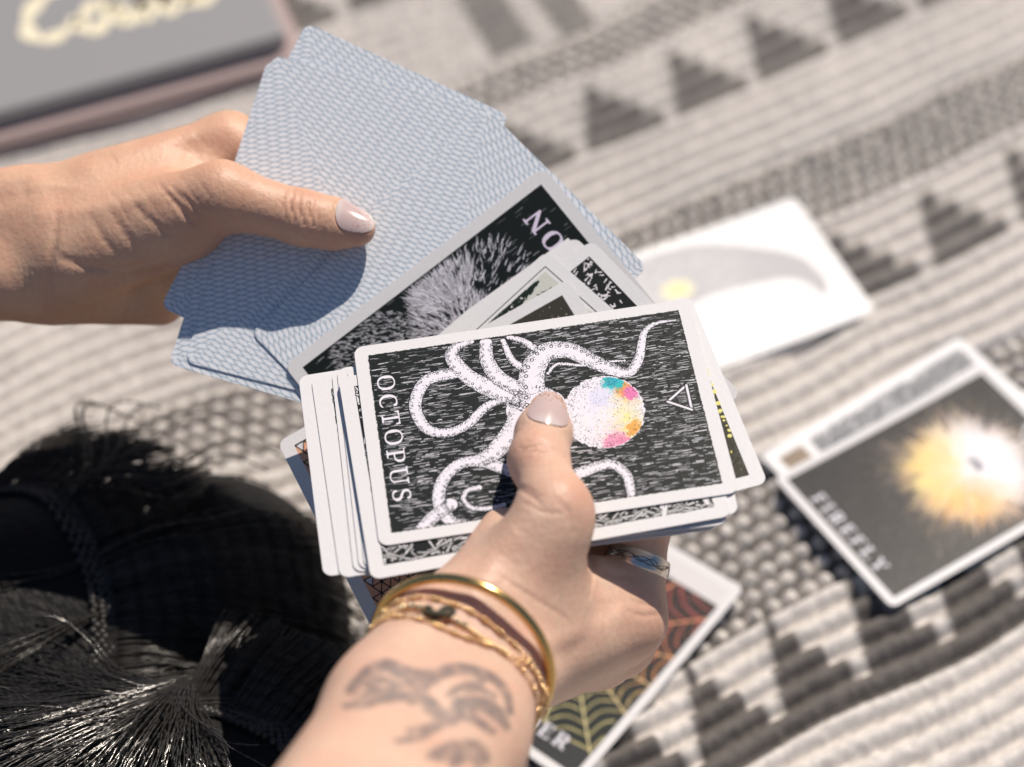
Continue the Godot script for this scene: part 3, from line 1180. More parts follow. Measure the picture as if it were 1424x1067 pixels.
func build_right_arm() -> void:
	var f := right_arm
	f.bone(0, Vector3(-33.04, 206.82, -382.88), Vector3(-46.11, 214.71, -351.96), 17.5, 19, 14)
	f.bone(0, Vector3(-46.11, 214.71, -351.96), Vector3(-77.31, 253.70, -260.27), 19, 26, 14)
	f.bone(0, Vector3(-11.84, 197.42, -374.87), Vector3(-25.03, 206.98, -342.82), 17.5, 19, 14)
	f.bone(0, Vector3(-25.03, 206.98, -342.82), Vector3(-58.12, 246.31, -251.55), 19, 26, 14)
	f.bone(0, Vector3(-21.62, 195.80, -385.34), Vector3(-43.81, 205.16, -337.58), 17, 19, 14)
	f.bone(0, Vector3(-16.71, 201.66, -389.16), Vector3(11.52, 221.50, -422.02), 15.5, 10.6, 14)
	f.bone(0, Vector3(-17.38, 201.81, -395.52), Vector3(-6.60, 196.47, -427.91), 15, 12, 14)
	f.bone(0, Vector3(-8.76, 189.54, -381.04), Vector3(34.78, 165.60, -411.57), 17, 13, 14)
	f.bone(0, Vector3(-0.15, 190.65, -400.91), Vector3(22.67, 178.97, -418.07), 15, 11, 14)
	f.bone(0, Vector3(-10.29, 177.42, -386.84), Vector3(31.89, 146.74, -415.60), 16, 12.5, 12)
	f.bone(0, Vector3(-12.91, 169.34, -392.78), Vector3(25.54, 129.57, -421.63), 15, 12, 12)
	f.bone(0, Vector3(-15.49, 163.47, -398.23), Vector3(16.29, 117.75, -427.79), 14, 11, 12)
	f.bone(0, Vector3(1.61, 192.55, -400.07), Vector3(11.36, 215.50, -415.51), 14, 10.2, 14)
	f.bone(1, Vector3(11.52, 221.50, -422.02), Vector3(7.28, 218.50, -445.34), 10.2, 9.8, 5)
	f.bone(1, Vector3(7.28, 218.50, -445.34), Vector3(9.91, 216.91, -458.58), 9.9, 9.3, 5)
	f.bone(1, Vector3(9.91, 216.91, -458.58), Vector3(12.07, 215.60, -469.41), 9.3, 6.9, 5)
	f.bone(2, Vector3(35.29, 165.58, -411.54), Vector3(43.03, 180.00, -440.75), 12.6, 9.6, 6)
	f.bone(2, Vector3(43.03, 180.00, -440.75), Vector3(19.95, 184.00, -454.55), 9.4, 8.2, 4)
	f.bone(2, Vector3(19.95, 184.00, -454.55), Vector3(3.75, 187.00, -453.78), 8.2, 6.8, 4)
	f.bone(3, Vector3(31.89, 146.74, -415.60), Vector3(40.49, 160.00, -444.76), 12.3, 9.6, 6)
	f.bone(3, Vector3(40.49, 160.00, -444.76), Vector3(15.64, 170.00, -454.87), 9.4, 8.2, 4)
	f.bone(3, Vector3(15.64, 170.00, -454.87), Vector3(-3.04, 174.00, -451.01), 8.2, 6.8, 4)
	f.bone(4, Vector3(25.54, 129.57, -421.63), Vector3(32.65, 143.00, -448.63), 11.8, 9.2, 6)
	f.bone(4, Vector3(32.65, 143.00, -448.63), Vector3(6.97, 152.00, -454.52), 9, 7.8, 4)
	f.bone(4, Vector3(6.97, 152.00, -454.52), Vector3(-10.60, 157.00, -450.23), 7.8, 6.6, 4)
	f.bone(5, Vector3(16.29, 117.75, -427.79), Vector3(21.68, 132.00, -450.63), 10.6, 8, 6)
	f.bone(5, Vector3(21.68, 132.00, -450.63), Vector3(-0.48, 140.00, -452.05), 8, 7, 4)
	f.bone(5, Vector3(-0.48, 140.00, -452.05), Vector3(-15.35, 146.00, -448.54), 7, 6, 4)
	f.crease([Vector3(1.23, 227.76, -443.71), Vector3(3.13, 228.76, -442.95), Vector3(5.02, 229.38, -442.50), Vector3(7.26, 229.70, -442.39), Vector3(9.50, 229.57, -442.63), Vector3(11.38, 229.11, -441.82), Vector3(13.27, 228.29, -441.30), Vector3(14.70, 227.40, -440.23), Vector3(16.14, 226.14, -439.46)], 0.75, 0.5)
	f.crease([Vector3(2.28, 228.26, -442.22), Vector3(4.69, 229.15, -440.93), Vector3(7.10, 229.57, -440.02), Vector3(9.29, 229.57, -439.46), Vector3(11.48, 229.14, -439.23), Vector3(13.31, 228.58, -437.77), Vector3(15.13, 227.97, -436.35)], 0.7, 0.35)
	f.crease([Vector3(4.03, 229.16, -444.62), Vector3(6.27, 229.64, -444.45), Vector3(8.52, 229.65, -444.66), Vector3(10.69, 229.28, -443.96), Vector3(12.88, 228.40, -443.67)], 0.7, 0.25)
	f.crease([Vector3(-1.92, 190.39, -455.46), Vector3(-0.07, 226.25, -427.12), Vector3(1.66, 229.67, -423.56), Vector3(3.45, 231.50, -420.40), Vector3(5.24, 232.27, -418.05), Vector3(5.73, 232.30, -417.13), Vector3(6.21, 232.26, -416.27)], 1, 0.6)
	f.crease([Vector3(-1.21, 218.64, -434.89), Vector3(0.83, 227.49, -427.41), Vector3(2.84, 230.54, -424.37), Vector3(4.88, 232.32, -420.94), Vector3(6.92, 232.96, -418.39)], 0.9, 0.3)
	f.crease([Vector3(-19.47, 223.10, -383.64), Vector3(-14.05, 223.21, -393.09), Vector3(-8.53, 223.52, -402.58), Vector3(-2.83, 226.18, -407.53), Vector3(2.88, 229.67, -411.90)], 4.5, -1.1)
	f.crease([Vector3(25.82, 191.40, -413.76), Vector3(27.23, 190.20, -408.39), Vector3(28.67, 187.97, -403.75), Vector3(21.57, 192.61, -392.36), Vector3(14.72, 195.53, -382.33), Vector3(7.12, 203.51, -374.28), Vector3(-0.24, 210.60, -366.89)], 5, 0.9)
	f.crease([Vector3(34.15, 182.70, -403.82), Vector3(24.44, 189.62, -394.82), Vector3(14.98, 198.16, -384.91), Vector3(5.54, 206.79, -375.82), Vector3(-3.57, 213.90, -367.84)], 4, -0.7)
	f.crease([Vector3(21.57, 210.01, -409.49), Vector3(23.79, 190.82, -419.88), Vector3(25.28, 191.29, -416.33), Vector3(28.52, 189.20, -416.29), Vector3(31.79, 187.01, -416.29), Vector3(35.89, 184.14, -417.00), Vector3(39.96, 182.25, -417.03)], 1.6, 0.7)
	f.crease([Vector3(23.29, 188.79, -423.53), Vector3(23.34, 192.44, -417.08), Vector3(23.46, 194.32, -411.93), Vector3(22.21, 197.81, -405.09), Vector3(21.08, 198.77, -400.06)], 1.2, 0.4)
	f.crease([Vector3(11.13, 233.62, -417.80), Vector3(13.31, 232.51, -415.11), Vector3(15.51, 230.70, -412.97), Vector3(15.98, 228.52, -410.35), Vector3(16.46, 225.95, -408.02)], 1, 0.25)
	f.crease([Vector3(36.52, 182.15, -407.61), Vector3(39.07, 180.47, -407.91), Vector3(41.64, 178.76, -408.23), Vector3(43.77, 177.47, -409.23), Vector3(45.94, 175.79, -410.48)], 1, 0.3)
	f.crease([Vector3(34.11, 182.55, -403.32), Vector3(37.03, 180.27, -403.69), Vector3(39.96, 178.11, -403.97), Vector3(42.47, 176.58, -405.08), Vector3(45.02, 174.79, -406.35)], 1, 0.35)
	f.crease([Vector3(1.36, 230.06, -418.37), Vector3(3.89, 231.15, -415.50), Vector3(6.41, 231.33, -413.33), Vector3(9.72, 231.37, -412.40), Vector3(13.03, 230.79, -411.93)], 0.9, 0.3)
	f.crease([Vector3(-9.91, 222.97, -394.91), Vector3(-7.40, 222.32, -393.40), Vector3(-4.90, 221.25, -392.19), Vector3(-3.19, 219.66, -389.96), Vector3(-1.49, 217.72, -387.97)], 0.9, 0.16)
	f.crease([Vector3(-6.74, 222.00, -392.70), Vector3(-4.35, 220.86, -391.68), Vector3(-1.96, 219.38, -390.91), Vector3(-0.24, 217.35, -389.12), Vector3(1.48, 215.12, -387.46)], 0.9, 0.16)
	f.crease([Vector3(-3.58, 220.27, -391.01), Vector3(-1.30, 218.75, -390.42), Vector3(0.99, 216.93, -390.02), Vector3(2.72, 214.66, -388.53), Vector3(4.46, 212.31, -387.08)], 0.9, 0.16)
	f.crease([Vector3(-0.42, 217.84, -389.81), Vector3(1.77, 216.05, -389.54), Vector3(3.96, 214.14, -389.35), Vector3(5.70, 211.78, -388.05), Vector3(7.46, 209.33, -386.81)], 0.9, 0.16)
	f.crease([Vector3(2.76, 214.88, -388.95), Vector3(4.84, 213.06, -388.85), Vector3(6.94, 211.17, -388.79), Vector3(8.70, 208.71, -387.69), Vector3(10.48, 206.07, -386.71)], 0.9, 0.16)
	f.crease([Vector3(5.95, 211.68, -388.24), Vector3(7.94, 209.88, -388.27), Vector3(9.93, 207.95, -388.38), Vector3(11.73, 205.27, -387.56), Vector3(13.54, 202.32, -386.91)], 0.9, 0.16)
	f.crease([Vector3(10.06, 220.83, -473.46), Vector3(9.14, 221.12, -472.36), Vector3(8.33, 221.25, -471.05), Vector3(7.47, 221.63, -469.67), Vector3(6.59, 222.21, -468.23), Vector3(5.77, 222.90, -466.74), Vector3(5.11, 223.65, -465.21), Vector3(4.68, 224.40, -463.66), Vector3(4.51, 225.14, -462.12), Vector3(4.63, 225.83, -460.62), Vector3(5.05, 226.37, -459.17), Vector3(5.69, 226.83, -457.83), Vector3(6.51, 227.25, -456.64), Vector3(7.50, 227.58, -455.62), Vector3(8.63, 227.77, -454.79), Vector3(9.87, 227.79, -454.16), Vector3(11.17, 227.60, -453.75), Vector3(12.47, 227.22, -453.57), Vector3(13.74, 226.65, -453.63), Vector3(14.93, 225.95, -453.94), Vector3(16.03, 225.17, -454.49), Vector3(17.03, 224.35, -455.27), Vector3(17.92, 223.55, -456.26), Vector3(18.64, 222.76, -457.46), Vector3(19.08, 221.95, -458.83), Vector3(19.28, 221.20, -460.37), Vector3(19.26, 220.55, -462.02), Vector3(19.05, 219.99, -463.74), Vector3(18.72, 219.55, -465.49), Vector3(18.36, 219.24, -467.21), Vector3(18.07, 219.11, -468.86), Vector3(17.89, 219.20, -470.38), Vector3(17.48, 219.20, -471.79)], 0.75, 0.5)

func build_left_arm() -> void:
	var f := left_arm
	f.bone(0, Vector3(-193.95, 213.32, -591.73), Vector3(-328.04, 200.33, -622.82), 18, 24, 14)
	f.bone(0, Vector3(-191.01, 203.32, -567.55), Vector3(-327.33, 185.12, -592.47), 17, 24, 14)
	f.bone(0, Vector3(-177.30, 214.00, -592.54), Vector3(-106.45, 219.33, -617.40), 17, 12, 14)
	f.bone(0, Vector3(-179.89, 203.29, -595.37), Vector3(-114.71, 202.51, -628.49), 16, 12, 12)
	f.bone(0, Vector3(-182.66, 191.00, -596.33), Vector3(-122.64, 181.81, -631.90), 15, 11.5, 12)
	f.bone(0, Vector3(-184.62, 181.06, -593.88), Vector3(-131.80, 161.91, -626.97), 14, 10.5, 12)
	f.bone(0, Vector3(-167.97, 211.91, -577.69), Vector3(-105.67, 233.28, -573.52), 18, 12.3, 14)
	f.bone(0, Vector3(-165.05, 208.46, -567.42), Vector3(-120.75, 218.64, -571.71), 16, 11.5, 14)
	f.bone(0, Vector3(-177.12, 192.96, -570.78), Vector3(-139.38, 177.69, -574.42), 15, 11, 12)
	f.bone(0, Vector3(-153.95, 216.50, -592.40), Vector3(-115.37, 219.60, -602.26), 14, 9, 12)
	f.bone(0, Vector3(-136.76, 191.78, -572.49), Vector3(-124.84, 195.66, -577.08), 9, 8, 8)
	f.bone(1, Vector3(-105.67, 233.28, -573.52), Vector3(-75.26, 226.22, -565.33), 12, 10, 5)
	f.bone(1, Vector3(-75.26, 226.22, -565.33), Vector3(-64.02, 223.41, -563.74), 10, 9.2, 5)
	f.bone(1, Vector3(-64.02, 223.41, -563.74), Vector3(-54.83, 221.11, -562.44), 9.2, 6.9, 5)
	f.bone(2, Vector3(-106.45, 219.33, -617.40), Vector3(-82.42, 219.38, -598.99), 11.5, 9.3, 5)
	f.bone(2, Vector3(-82.42, 219.38, -598.99), Vector3(-62.84, 215.79, -590.83), 9.3, 8.2, 5)
	f.bone(2, Vector3(-62.84, 215.79, -590.83), Vector3(-48.93, 213.32, -584.60), 8.2, 6.8, 5)
	f.bone(3, Vector3(-114.71, 202.51, -628.49), Vector3(-83.81, 207.70, -589.07), 11.5, 9.3, 5)
	f.bone(3, Vector3(-83.81, 207.70, -589.07), Vector3(-61.24, 204.89, -578.28), 9.3, 8.2, 5)
	f.bone(3, Vector3(-61.24, 204.89, -578.28), Vector3(-47.16, 204.36, -571.40), 8.2, 6.8, 5)
	f.bone(4, Vector3(-122.64, 181.81, -631.90), Vector3(-90.89, 196.32, -577.73), 11.5, 9.3, 5)
	f.bone(4, Vector3(-90.89, 196.32, -577.73), Vector3(-70.93, 194.85, -563.32), 9.3, 8.2, 5)
	f.bone(4, Vector3(-70.93, 194.85, -563.32), Vector3(-56.76, 195.12, -555.83), 8.2, 6.8, 5)
	f.bone(5, Vector3(-131.80, 161.91, -626.97), Vector3(-106.64, 184.63, -565.91), 10, 8, 5)
	f.bone(5, Vector3(-106.64, 184.63, -565.91), Vector3(-89.01, 185.87, -552.18), 8, 7, 5)
	f.bone(5, Vector3(-89.01, 185.87, -552.18), Vector3(-77.27, 188.53, -544.81), 7, 6, 5)
	f.crease([Vector3(-127.88, 240.49, -573.78), Vector3(-125.07, 240.29, -569.46), Vector3(-122.48, 239.20, -566.10), Vector3(-119.65, 237.10, -563.00), Vector3(-116.99, 234.21, -560.71), Vector3(-114.27, 231.97, -559.72), Vector3(-111.68, 229.04, -559.40), Vector3(-108.75, 226.95, -559.93), Vector3(-106.02, 223.75, -561.55)], 1.3, 0.9)
	f.crease([Vector3(-122.33, 241.49, -571.17), Vector3(-119.20, 240.88, -567.14), Vector3(-116.25, 239.50, -563.91), Vector3(-113.46, 237.37, -561.48), Vector3(-110.84, 234.37, -559.91), Vector3(-108.58, 232.10, -559.48), Vector3(-106.42, 229.21, -559.67)], 1.2, 0.5)
	f.crease([Vector3(-137.00, 236.24, -566.91), Vector3(-132.77, 234.23, -562.94), Vector3(-128.79, 231.22, -560.01), Vector3(-124.84, 228.45, -558.53), Vector3(-121.04, 224.90, -557.83)], 1.6, 0.5)
	f.crease([Vector3(-147.93, 234.48, -568.59), Vector3(-144.53, 232.11, -563.20), Vector3(-141.48, 228.42, -559.19), Vector3(-139.35, 225.15, -557.15), Vector3(-137.38, 221.17, -555.81)], 1.7, 0.45)
	f.crease([Vector3(-155.74, 232.73, -568.68), Vector3(-153.34, 230.96, -564.03), Vector3(-151.19, 228.33, -560.28), Vector3(-148.53, 225.29, -557.48), Vector3(-146.07, 221.48, -555.43)], 1.6, 0.4)
	f.crease([Vector3(-169.08, 231.04, -571.75), Vector3(-169.64, 228.60, -564.97), Vector3(-170.57, 224.97, -559.45), Vector3(-172.61, 220.12, -555.21), Vector3(-175.13, 213.72, -552.44), Vector3(-177.48, 206.64, -551.40), Vector3(-180.27, 198.14, -551.61)], 1.7, 0.9)
	f.crease([Vector3(-167.38, 222.71, -556.43), Vector3(-162.96, 221.40, -555.30), Vector3(-158.60, 219.87, -554.37), Vector3(-154.43, 218.61, -553.94), Vector3(-150.32, 217.08, -553.76), Vector3(-145.06, 217.22, -554.30), Vector3(-139.80, 217.28, -554.91), Vector3(-135.32, 217.93, -555.54), Vector3(-130.84, 218.56, -556.18)], 1.8, 1.1)
	f.crease([Vector3(-192.43, 230.72, -583.90), Vector3(-188.30, 231.63, -584.75), Vector3(-184.24, 232.36, -585.79)], 5, 1.6)
	f.crease([Vector3(-77.40, 237.82, -568.26), Vector3(-77.89, 237.90, -564.54), Vector3(-78.50, 237.10, -561.74), Vector3(-77.85, 235.61, -559.13), Vector3(-77.26, 233.65, -557.00)], 0.75, 0.45)
	f.crease([Vector3(-74.43, 237.41, -567.59), Vector3(-74.80, 237.40, -563.37), Vector3(-75.32, 236.33, -560.26), Vector3(-74.57, 234.52, -557.77), Vector3(-73.89, 232.13, -555.86)], 0.8, 0.5)
	f.crease([Vector3(-71.49, 236.76, -566.38), Vector3(-71.63, 236.55, -562.74), Vector3(-71.87, 235.52, -559.95), Vector3(-71.14, 233.53, -557.63), Vector3(-70.48, 231.07, -555.78)], 0.7, 0.35)
	f.crease([Vector3(-119.99, 231.59, -603.29), Vector3(-117.20, 231.09, -602.29), Vector3(-114.42, 230.53, -601.36), Vector3(-112.52, 229.66, -600.02), Vector3(-110.69, 228.47, -599.05)], 7, 3)
	f.crease([Vector3(-159.07, 233.94, -594.41), Vector3(-146.22, 233.25, -599.84), Vector3(-133.27, 232.47, -605.43), Vector3(-119.78, 232.02, -609.84), Vector3(-106.04, 232.39, -613.37)], 4.5, -1)
	f.crease([Vector3(-149.19, 212.70, -553.36), Vector3(-143.14, 212.09, -554.45), Vector3(-137.17, 211.07, -555.95), Vector3(-132.67, 210.94, -557.15), Vector3(-128.23, 210.45, -558.69)], 3, 1.6)
	f.crease([Vector3(-174.71, 230.50, -572.60), Vector3(-161.82, 232.16, -571.54), Vector3(-148.77, 234.65, -569.63), Vector3(-134.39, 238.19, -570.00), Vector3(-120.06, 241.92, -570.13)], 3.5, -0.7)
	f.crease([Vector3(-186.72, 232.17, -585.95), Vector3(-181.04, 232.68, -586.22), Vector3(-175.51, 232.74, -586.97), Vector3(-168.44, 232.58, -585.59), Vector3(-161.08, 233.47, -583.11)], 2.2, -0.5)
	f.crease([Vector3(-149.45, 235.00, -580.32), Vector3(-146.33, 236.10, -574.34), Vector3(-143.59, 235.91, -569.76), Vector3(-141.66, 234.65, -565.99), Vector3(-139.91, 232.75, -562.88)], 1, 0.17)
	f.crease([Vector3(-143.64, 236.16, -579.70), Vector3(-140.52, 237.43, -573.55), Vector3(-137.84, 237.06, -569.16), Vector3(-135.96, 235.73, -565.66), Vector3(-134.23, 233.79, -562.79)], 1, 0.17)
	f.crease([Vector3(-137.75, 237.74, -578.64), Vector3(-134.73, 238.74, -572.78), Vector3(-132.12, 238.21, -568.57), Vector3(-130.27, 236.80, -565.34), Vector3(-128.57, 234.84, -562.70)], 1, 0.17)
	f.crease([Vector3(-131.88, 239.29, -577.60), Vector3(-128.97, 240.02, -572.04), Vector3(-126.41, 239.33, -568.00), Vector3(-124.60, 237.88, -565.02), Vector3(-122.91, 235.90, -562.59)], 1, 0.17)
	f.crease([Vector3(-126.05, 240.79, -576.62), Vector3(-123.23, 241.30, -571.29), Vector3(-120.72, 240.49, -567.39), Vector3(-118.92, 239.05, -564.59), Vector3(-117.24, 237.07, -562.36)], 1, 0.17)
	f.crease([Vector3(-120.23, 242.40, -575.52), Vector3(-117.42, 242.99, -570.12), Vector3(-114.92, 242.20, -566.20), Vector3(-113.15, 240.73, -563.64), Vector3(-111.49, 238.71, -561.66)], 1, 0.17)
	f.crease([Vector3(-114.23, 244.96, -573.41), Vector3(-111.57, 245.00, -568.60), Vector3(-109.18, 243.80, -565.13), Vector3(-107.46, 242.15, -562.96), Vector3(-105.84, 239.97, -561.34)], 1, 0.17)
	f.crease([Vector3(-184.41, 218.18, -557.86), Vector3(-184.26, 215.30, -555.23), Vector3(-184.30, 211.83, -553.18), Vector3(-185.34, 207.86, -551.67), Vector3(-186.61, 203.14, -550.83)], 0.9, 0.22)
	f.crease([Vector3(-181.89, 217.84, -556.77), Vector3(-181.77, 215.03, -554.67), Vector3(-181.81, 211.72, -553.03), Vector3(-182.92, 207.50, -551.75), Vector3(-184.24, 202.62, -551.07)], 0.9, 0.22)
	f.crease([Vector3(-179.37, 217.53, -555.67), Vector3(-179.26, 214.87, -553.99), Vector3(-179.28, 211.78, -552.72), Vector3(-180.46, 207.29, -551.70), Vector3(-181.85, 202.16, -551.25)], 0.9, 0.22)
	f.crease([Vector3(-176.85, 217.20, -554.59), Vector3(-176.72, 214.77, -553.26), Vector3(-176.70, 211.98, -552.27), Vector3(-177.96, 207.22, -551.51), Vector3(-179.41, 201.83, -551.31)], 0.9, 0.22)
	f.crease([Vector3(-174.37, 216.80, -553.58), Vector3(-174.19, 214.65, -552.55), Vector3(-174.10, 212.24, -551.76), Vector3(-175.42, 207.25, -551.23), Vector3(-176.95, 201.56, -551.30)], 0.9, 0.22)
	f.crease([Vector3(-68.87, 235.77, -565.55), Vector3(-68.76, 235.39, -562.25), Vector3(-68.74, 234.32, -559.66), Vector3(-68.29, 232.34, -557.17), Vector3(-67.90, 229.81, -555.23)], 0.7, 0.22)
	f.crease([Vector3(-80.10, 238.17, -568.97), Vector3(-80.72, 238.18, -564.94), Vector3(-81.50, 237.16, -561.99), Vector3(-80.74, 235.37, -559.29), Vector3(-80.05, 233.09, -557.08)], 0.7, 0.22)
	f.crease([Vector3(-49.44, 224.72, -564.85), Vector3(-50.17, 225.07, -565.66), Vector3(-51.03, 225.39, -566.40), Vector3(-51.99, 225.67, -567.02), Vector3(-53.02, 225.99, -567.54), Vector3(-54.02, 226.57, -568.12), Vector3(-55.00, 227.27, -568.61), Vector3(-55.97, 228.06, -568.95), Vector3(-56.91, 228.91, -569.09), Vector3(-57.79, 229.80, -569.00), Vector3(-58.62, 230.68, -568.68), Vector3(-59.38, 231.53, -568.10), Vector3(-60.06, 232.30, -567.30), Vector3(-60.65, 232.92, -566.29), Vector3(-61.16, 233.35, -565.11), Vector3(-61.55, 233.58, -563.81), Vector3(-61.84, 233.57, -562.45), Vector3(-62.00, 233.33, -561.09), Vector3(-62.03, 232.86, -559.80), Vector3(-61.91, 232.22, -558.61), Vector3(-61.65, 231.41, -557.59), Vector3(-61.24, 230.49, -556.77), Vector3(-60.68, 229.53, -556.14), Vector3(-59.97, 228.58, -555.73), Vector3(-59.13, 227.66, -555.53), Vector3(-58.17, 226.83, -555.52), Vector3(-57.13, 226.08, -555.66), Vector3(-56.02, 225.45, -555.94), Vector3(-54.88, 224.96, -556.26), Vector3(-53.72, 224.70, -556.47), Vector3(-52.60, 224.51, -556.80), Vector3(-51.55, 224.30, -557.27), Vector3(-50.59, 224.08, -557.86)], 0.75, 0.5)

func skin_material(warm: float) -> StandardMaterial3D:
	var m := StandardMaterial3D.new()
	m.vertex_color_use_as_albedo = true
	m.roughness = 0.5
	m.metallic_specular = 0.5
	m.subsurf_scatter_enabled = true
	m.subsurf_scatter_strength = 0.12
	m.normal_enabled = true
	m.normal_texture = noise_map(41, 0.035, 3, 2.6, true, true)
	m.normal_scale = 1.0
	m.uv1_triplanar = true
	m.uv1_scale = Vector3(26, 26, 26)
	return m

var tattoo := []
var tattoo_dir := Vector3.ZERO

func right_tint(p: Vector3, n: Vector3) -> Color:
	var c := Color(0.67, 0.44, 0.33)
	c = skin_tone(c, p)
	for s in [[7, 226, -445, 9], [18, 230, -422, 9], [43, 170, -408, 12], [24, 205, -415, 9], [12, 216, -469, 8]]:
		var k: float = exp(-(p - Vector3(s[0], s[1], s[2])).length_squared() / (s[3] * s[3]))
		c = c.lerp(Color(0.60, 0.31, 0.215), 0.55 * k)
	if n.dot(tattoo_dir) < 0.0 and p.z > -392.0:
		var ink := 0.0
		for t in tattoo:
			var a: Vector3 = t[0]
			var q: Vector3 = p - a
			var d: Vector3 = t[1]
			q -= tattoo_dir * q.dot(tattoo_dir)
			var h := clampf(q.dot(d) / d.length_squared(), 0.0, 1.0)
			var r: float = lerpf(t[2], t[3], h)
			ink = maxf(ink, 1.0 - smooth(r - 0.5, r + 0.9, (q - d * h).length()))
		ink *= 0.72 + 0.5 * noise_b.get_noise_3d(p.x * 4.0, p.y * 4.0, p.z * 4.0)
		c = c.lerp(Color(0.11, 0.105, 0.115), 0.9 * clampf(ink, 0.0, 0.85))
	return c

func left_tint(p: Vector3, _n: Vector3) -> Color:
	var c := skin_tone(Color(0.66, 0.40, 0.275), p)  # oranger than the right arm: shade and warm bounce tinted in
	for s in [[-75, 234, -565, 9], [-55, 221, -562, 9], [-109, 227, -569, 16]]:
		var k: float = exp(-(p - Vector3(s[0], s[1], s[2])).length_squared() / (s[3] * s[3]))
		c = c.lerp(Color(0.56, 0.28, 0.185), 0.5 * k)
	return c

func skin_tone(c: Color, p: Vector3) -> Color:
	var k := 1.0 + 0.13 * noise_a.get_noise_3d(p.x * 1.5, p.y * 1.5, p.z * 1.5) + 0.11 * noise_b.get_noise_3d(p.x * 9.0, p.y * 9.0, p.z * 9.0)
	var red := 0.09 * noise_a.get_noise_3d(p.x * 3.0 + 50.0, p.y * 3.0, p.z * 3.0)
	return Color(c.r * k, c.g * (k - red), c.b * (k - red), 1.0)

# a nail grown on the end of a thumb: u runs to the tip, out is the way it faces
func nail(f: Field, root: Vector3, tip_dir: Vector3, out: Vector3, length: float, width: float, parent: Node3D, glitter: float) -> void:
	var a := tip_dir.normalized()
	var o := (out - a * out.dot(a)).normalized()
	var s := a.cross(o)
	var v := PackedVector3Array()
	var n := PackedVector3Array()
	var c := PackedColorArray()
	var ix := PackedInt32Array()
	var nu := 46
	var nw := 36
	for i in nu + 1:
		var t := i / float(nu)
		for j in nw + 1:
			var q := j / float(nw) * 2.0 - 1.0
			var half := width * 0.5 * pow(maxf(1.0 - pow(absf(t * 2.0 - 1.0), 3.0), 0.0), 0.45) * (0.94 + 0.06 * t)
			var ang := q * half / (width * 0.5) * 0.80
			var centre := root + a * (t * length) - o * 1.0
			var dir := (o * cos(ang) + s * sin(ang)).normalized()
			var hit := f.strike(centre + dir * 22.0, -dir)
			var edge := 1.0 - pow(maxf(absf(q), absf(t * 2.0 - 1.0)), 6.0)
			v.append(hit + dir * (0.06 + 0.5 * edge))
			n.append((dir + a * (t - 0.45) * 0.35).normalized())
			var base := Color(0.60, 0.455, 0.435).lerp(Color(0.70, 0.60, 0.575), smooth(0.55, 0.95, t))
			base = base.lerp(Color(0.7, 0.61, 0.58), 0.7 * exp(-pow((t - 0.08 + 0.1 * q * q) / 0.09, 2.0)))
			var sp := smooth(0.5, 0.9, t + 0.25 * maxf(q, 0.0)) * glitter
			if noise_b.get_noise_3d(v[-1].x * 90.0, v[-1].y * 90.0, v[-1].z * 90.0) > 0.42 - 0.62 * sp and sp > 0.02:
				base = [Color(0.38, 0.19, 0.13), Color(0.55, 0.33, 0.25), Color(0.75, 0.62, 0.55)][int(absf(v[-1].x * 977.0 + v[-1].z * 511.0)) % 3]
			c.append(base)
	for i in nu:
		for j in nw:
			var k := i * (nw + 1) + j
			ix.append_array(PackedInt32Array([k, k + 1, k + nw + 1, k + 1, k + nw + 2, k + nw + 1]))
	for i in v.size():
		v[i] *= MM
	var m := mat(Color.WHITE, 0.16)
	m.vertex_color_use_as_albedo = true
	m.clearcoat_enabled = true
	m.clearcoat = 0.8
	m.clearcoat_roughness = 0.08
	hang("thumb_nail", array_mesh(v, n, ix, c), m, parent)

func strand_mat(rough: float) -> StandardMaterial3D:
	var m := mat(lin(0.030, 0.028, 0.026), rough)
	m.metallic_specular = 0.65 if rough < 0.2 else 0.35
	m.vertex_color_use_as_albedo = false
	return m

var sway := Vector3.ZERO
var phase := 0.0

# lets a thread run over the lap and down to the blanket
func thread(p0: Vector3, d0: Vector3, length: float, sag: float, lift: float, curl: float) -> PackedVector3Array:
	var out := PackedVector3Array()
	var p := p0
	var d := d0.normalized()
	var steps := maxi(int(length / 6.0), 4)
	var ph := phase + rng.randf_range(-0.3, 0.3)
	var sw := sway
	for i in steps:
		out.append(p)
		d = (d + Vector3(0, -sag, 0) + sw * (curl * sin(ph + i * 0.45))).normalized()
		p += d * 6.0
		var dist := lap.value(p, lap.all)
		if dist < lift:
			var g := lap.slope(p)
			p += g * (lift - dist)
			d = (d - g * minf(d.dot(g), 0.0)).normalized()
		if p.y < 1.5:
			p.y = 1.5 + rng.randf() * 0.8
			d.y = maxf(d.y, 0.0)
			d = d.normalized()
	return out

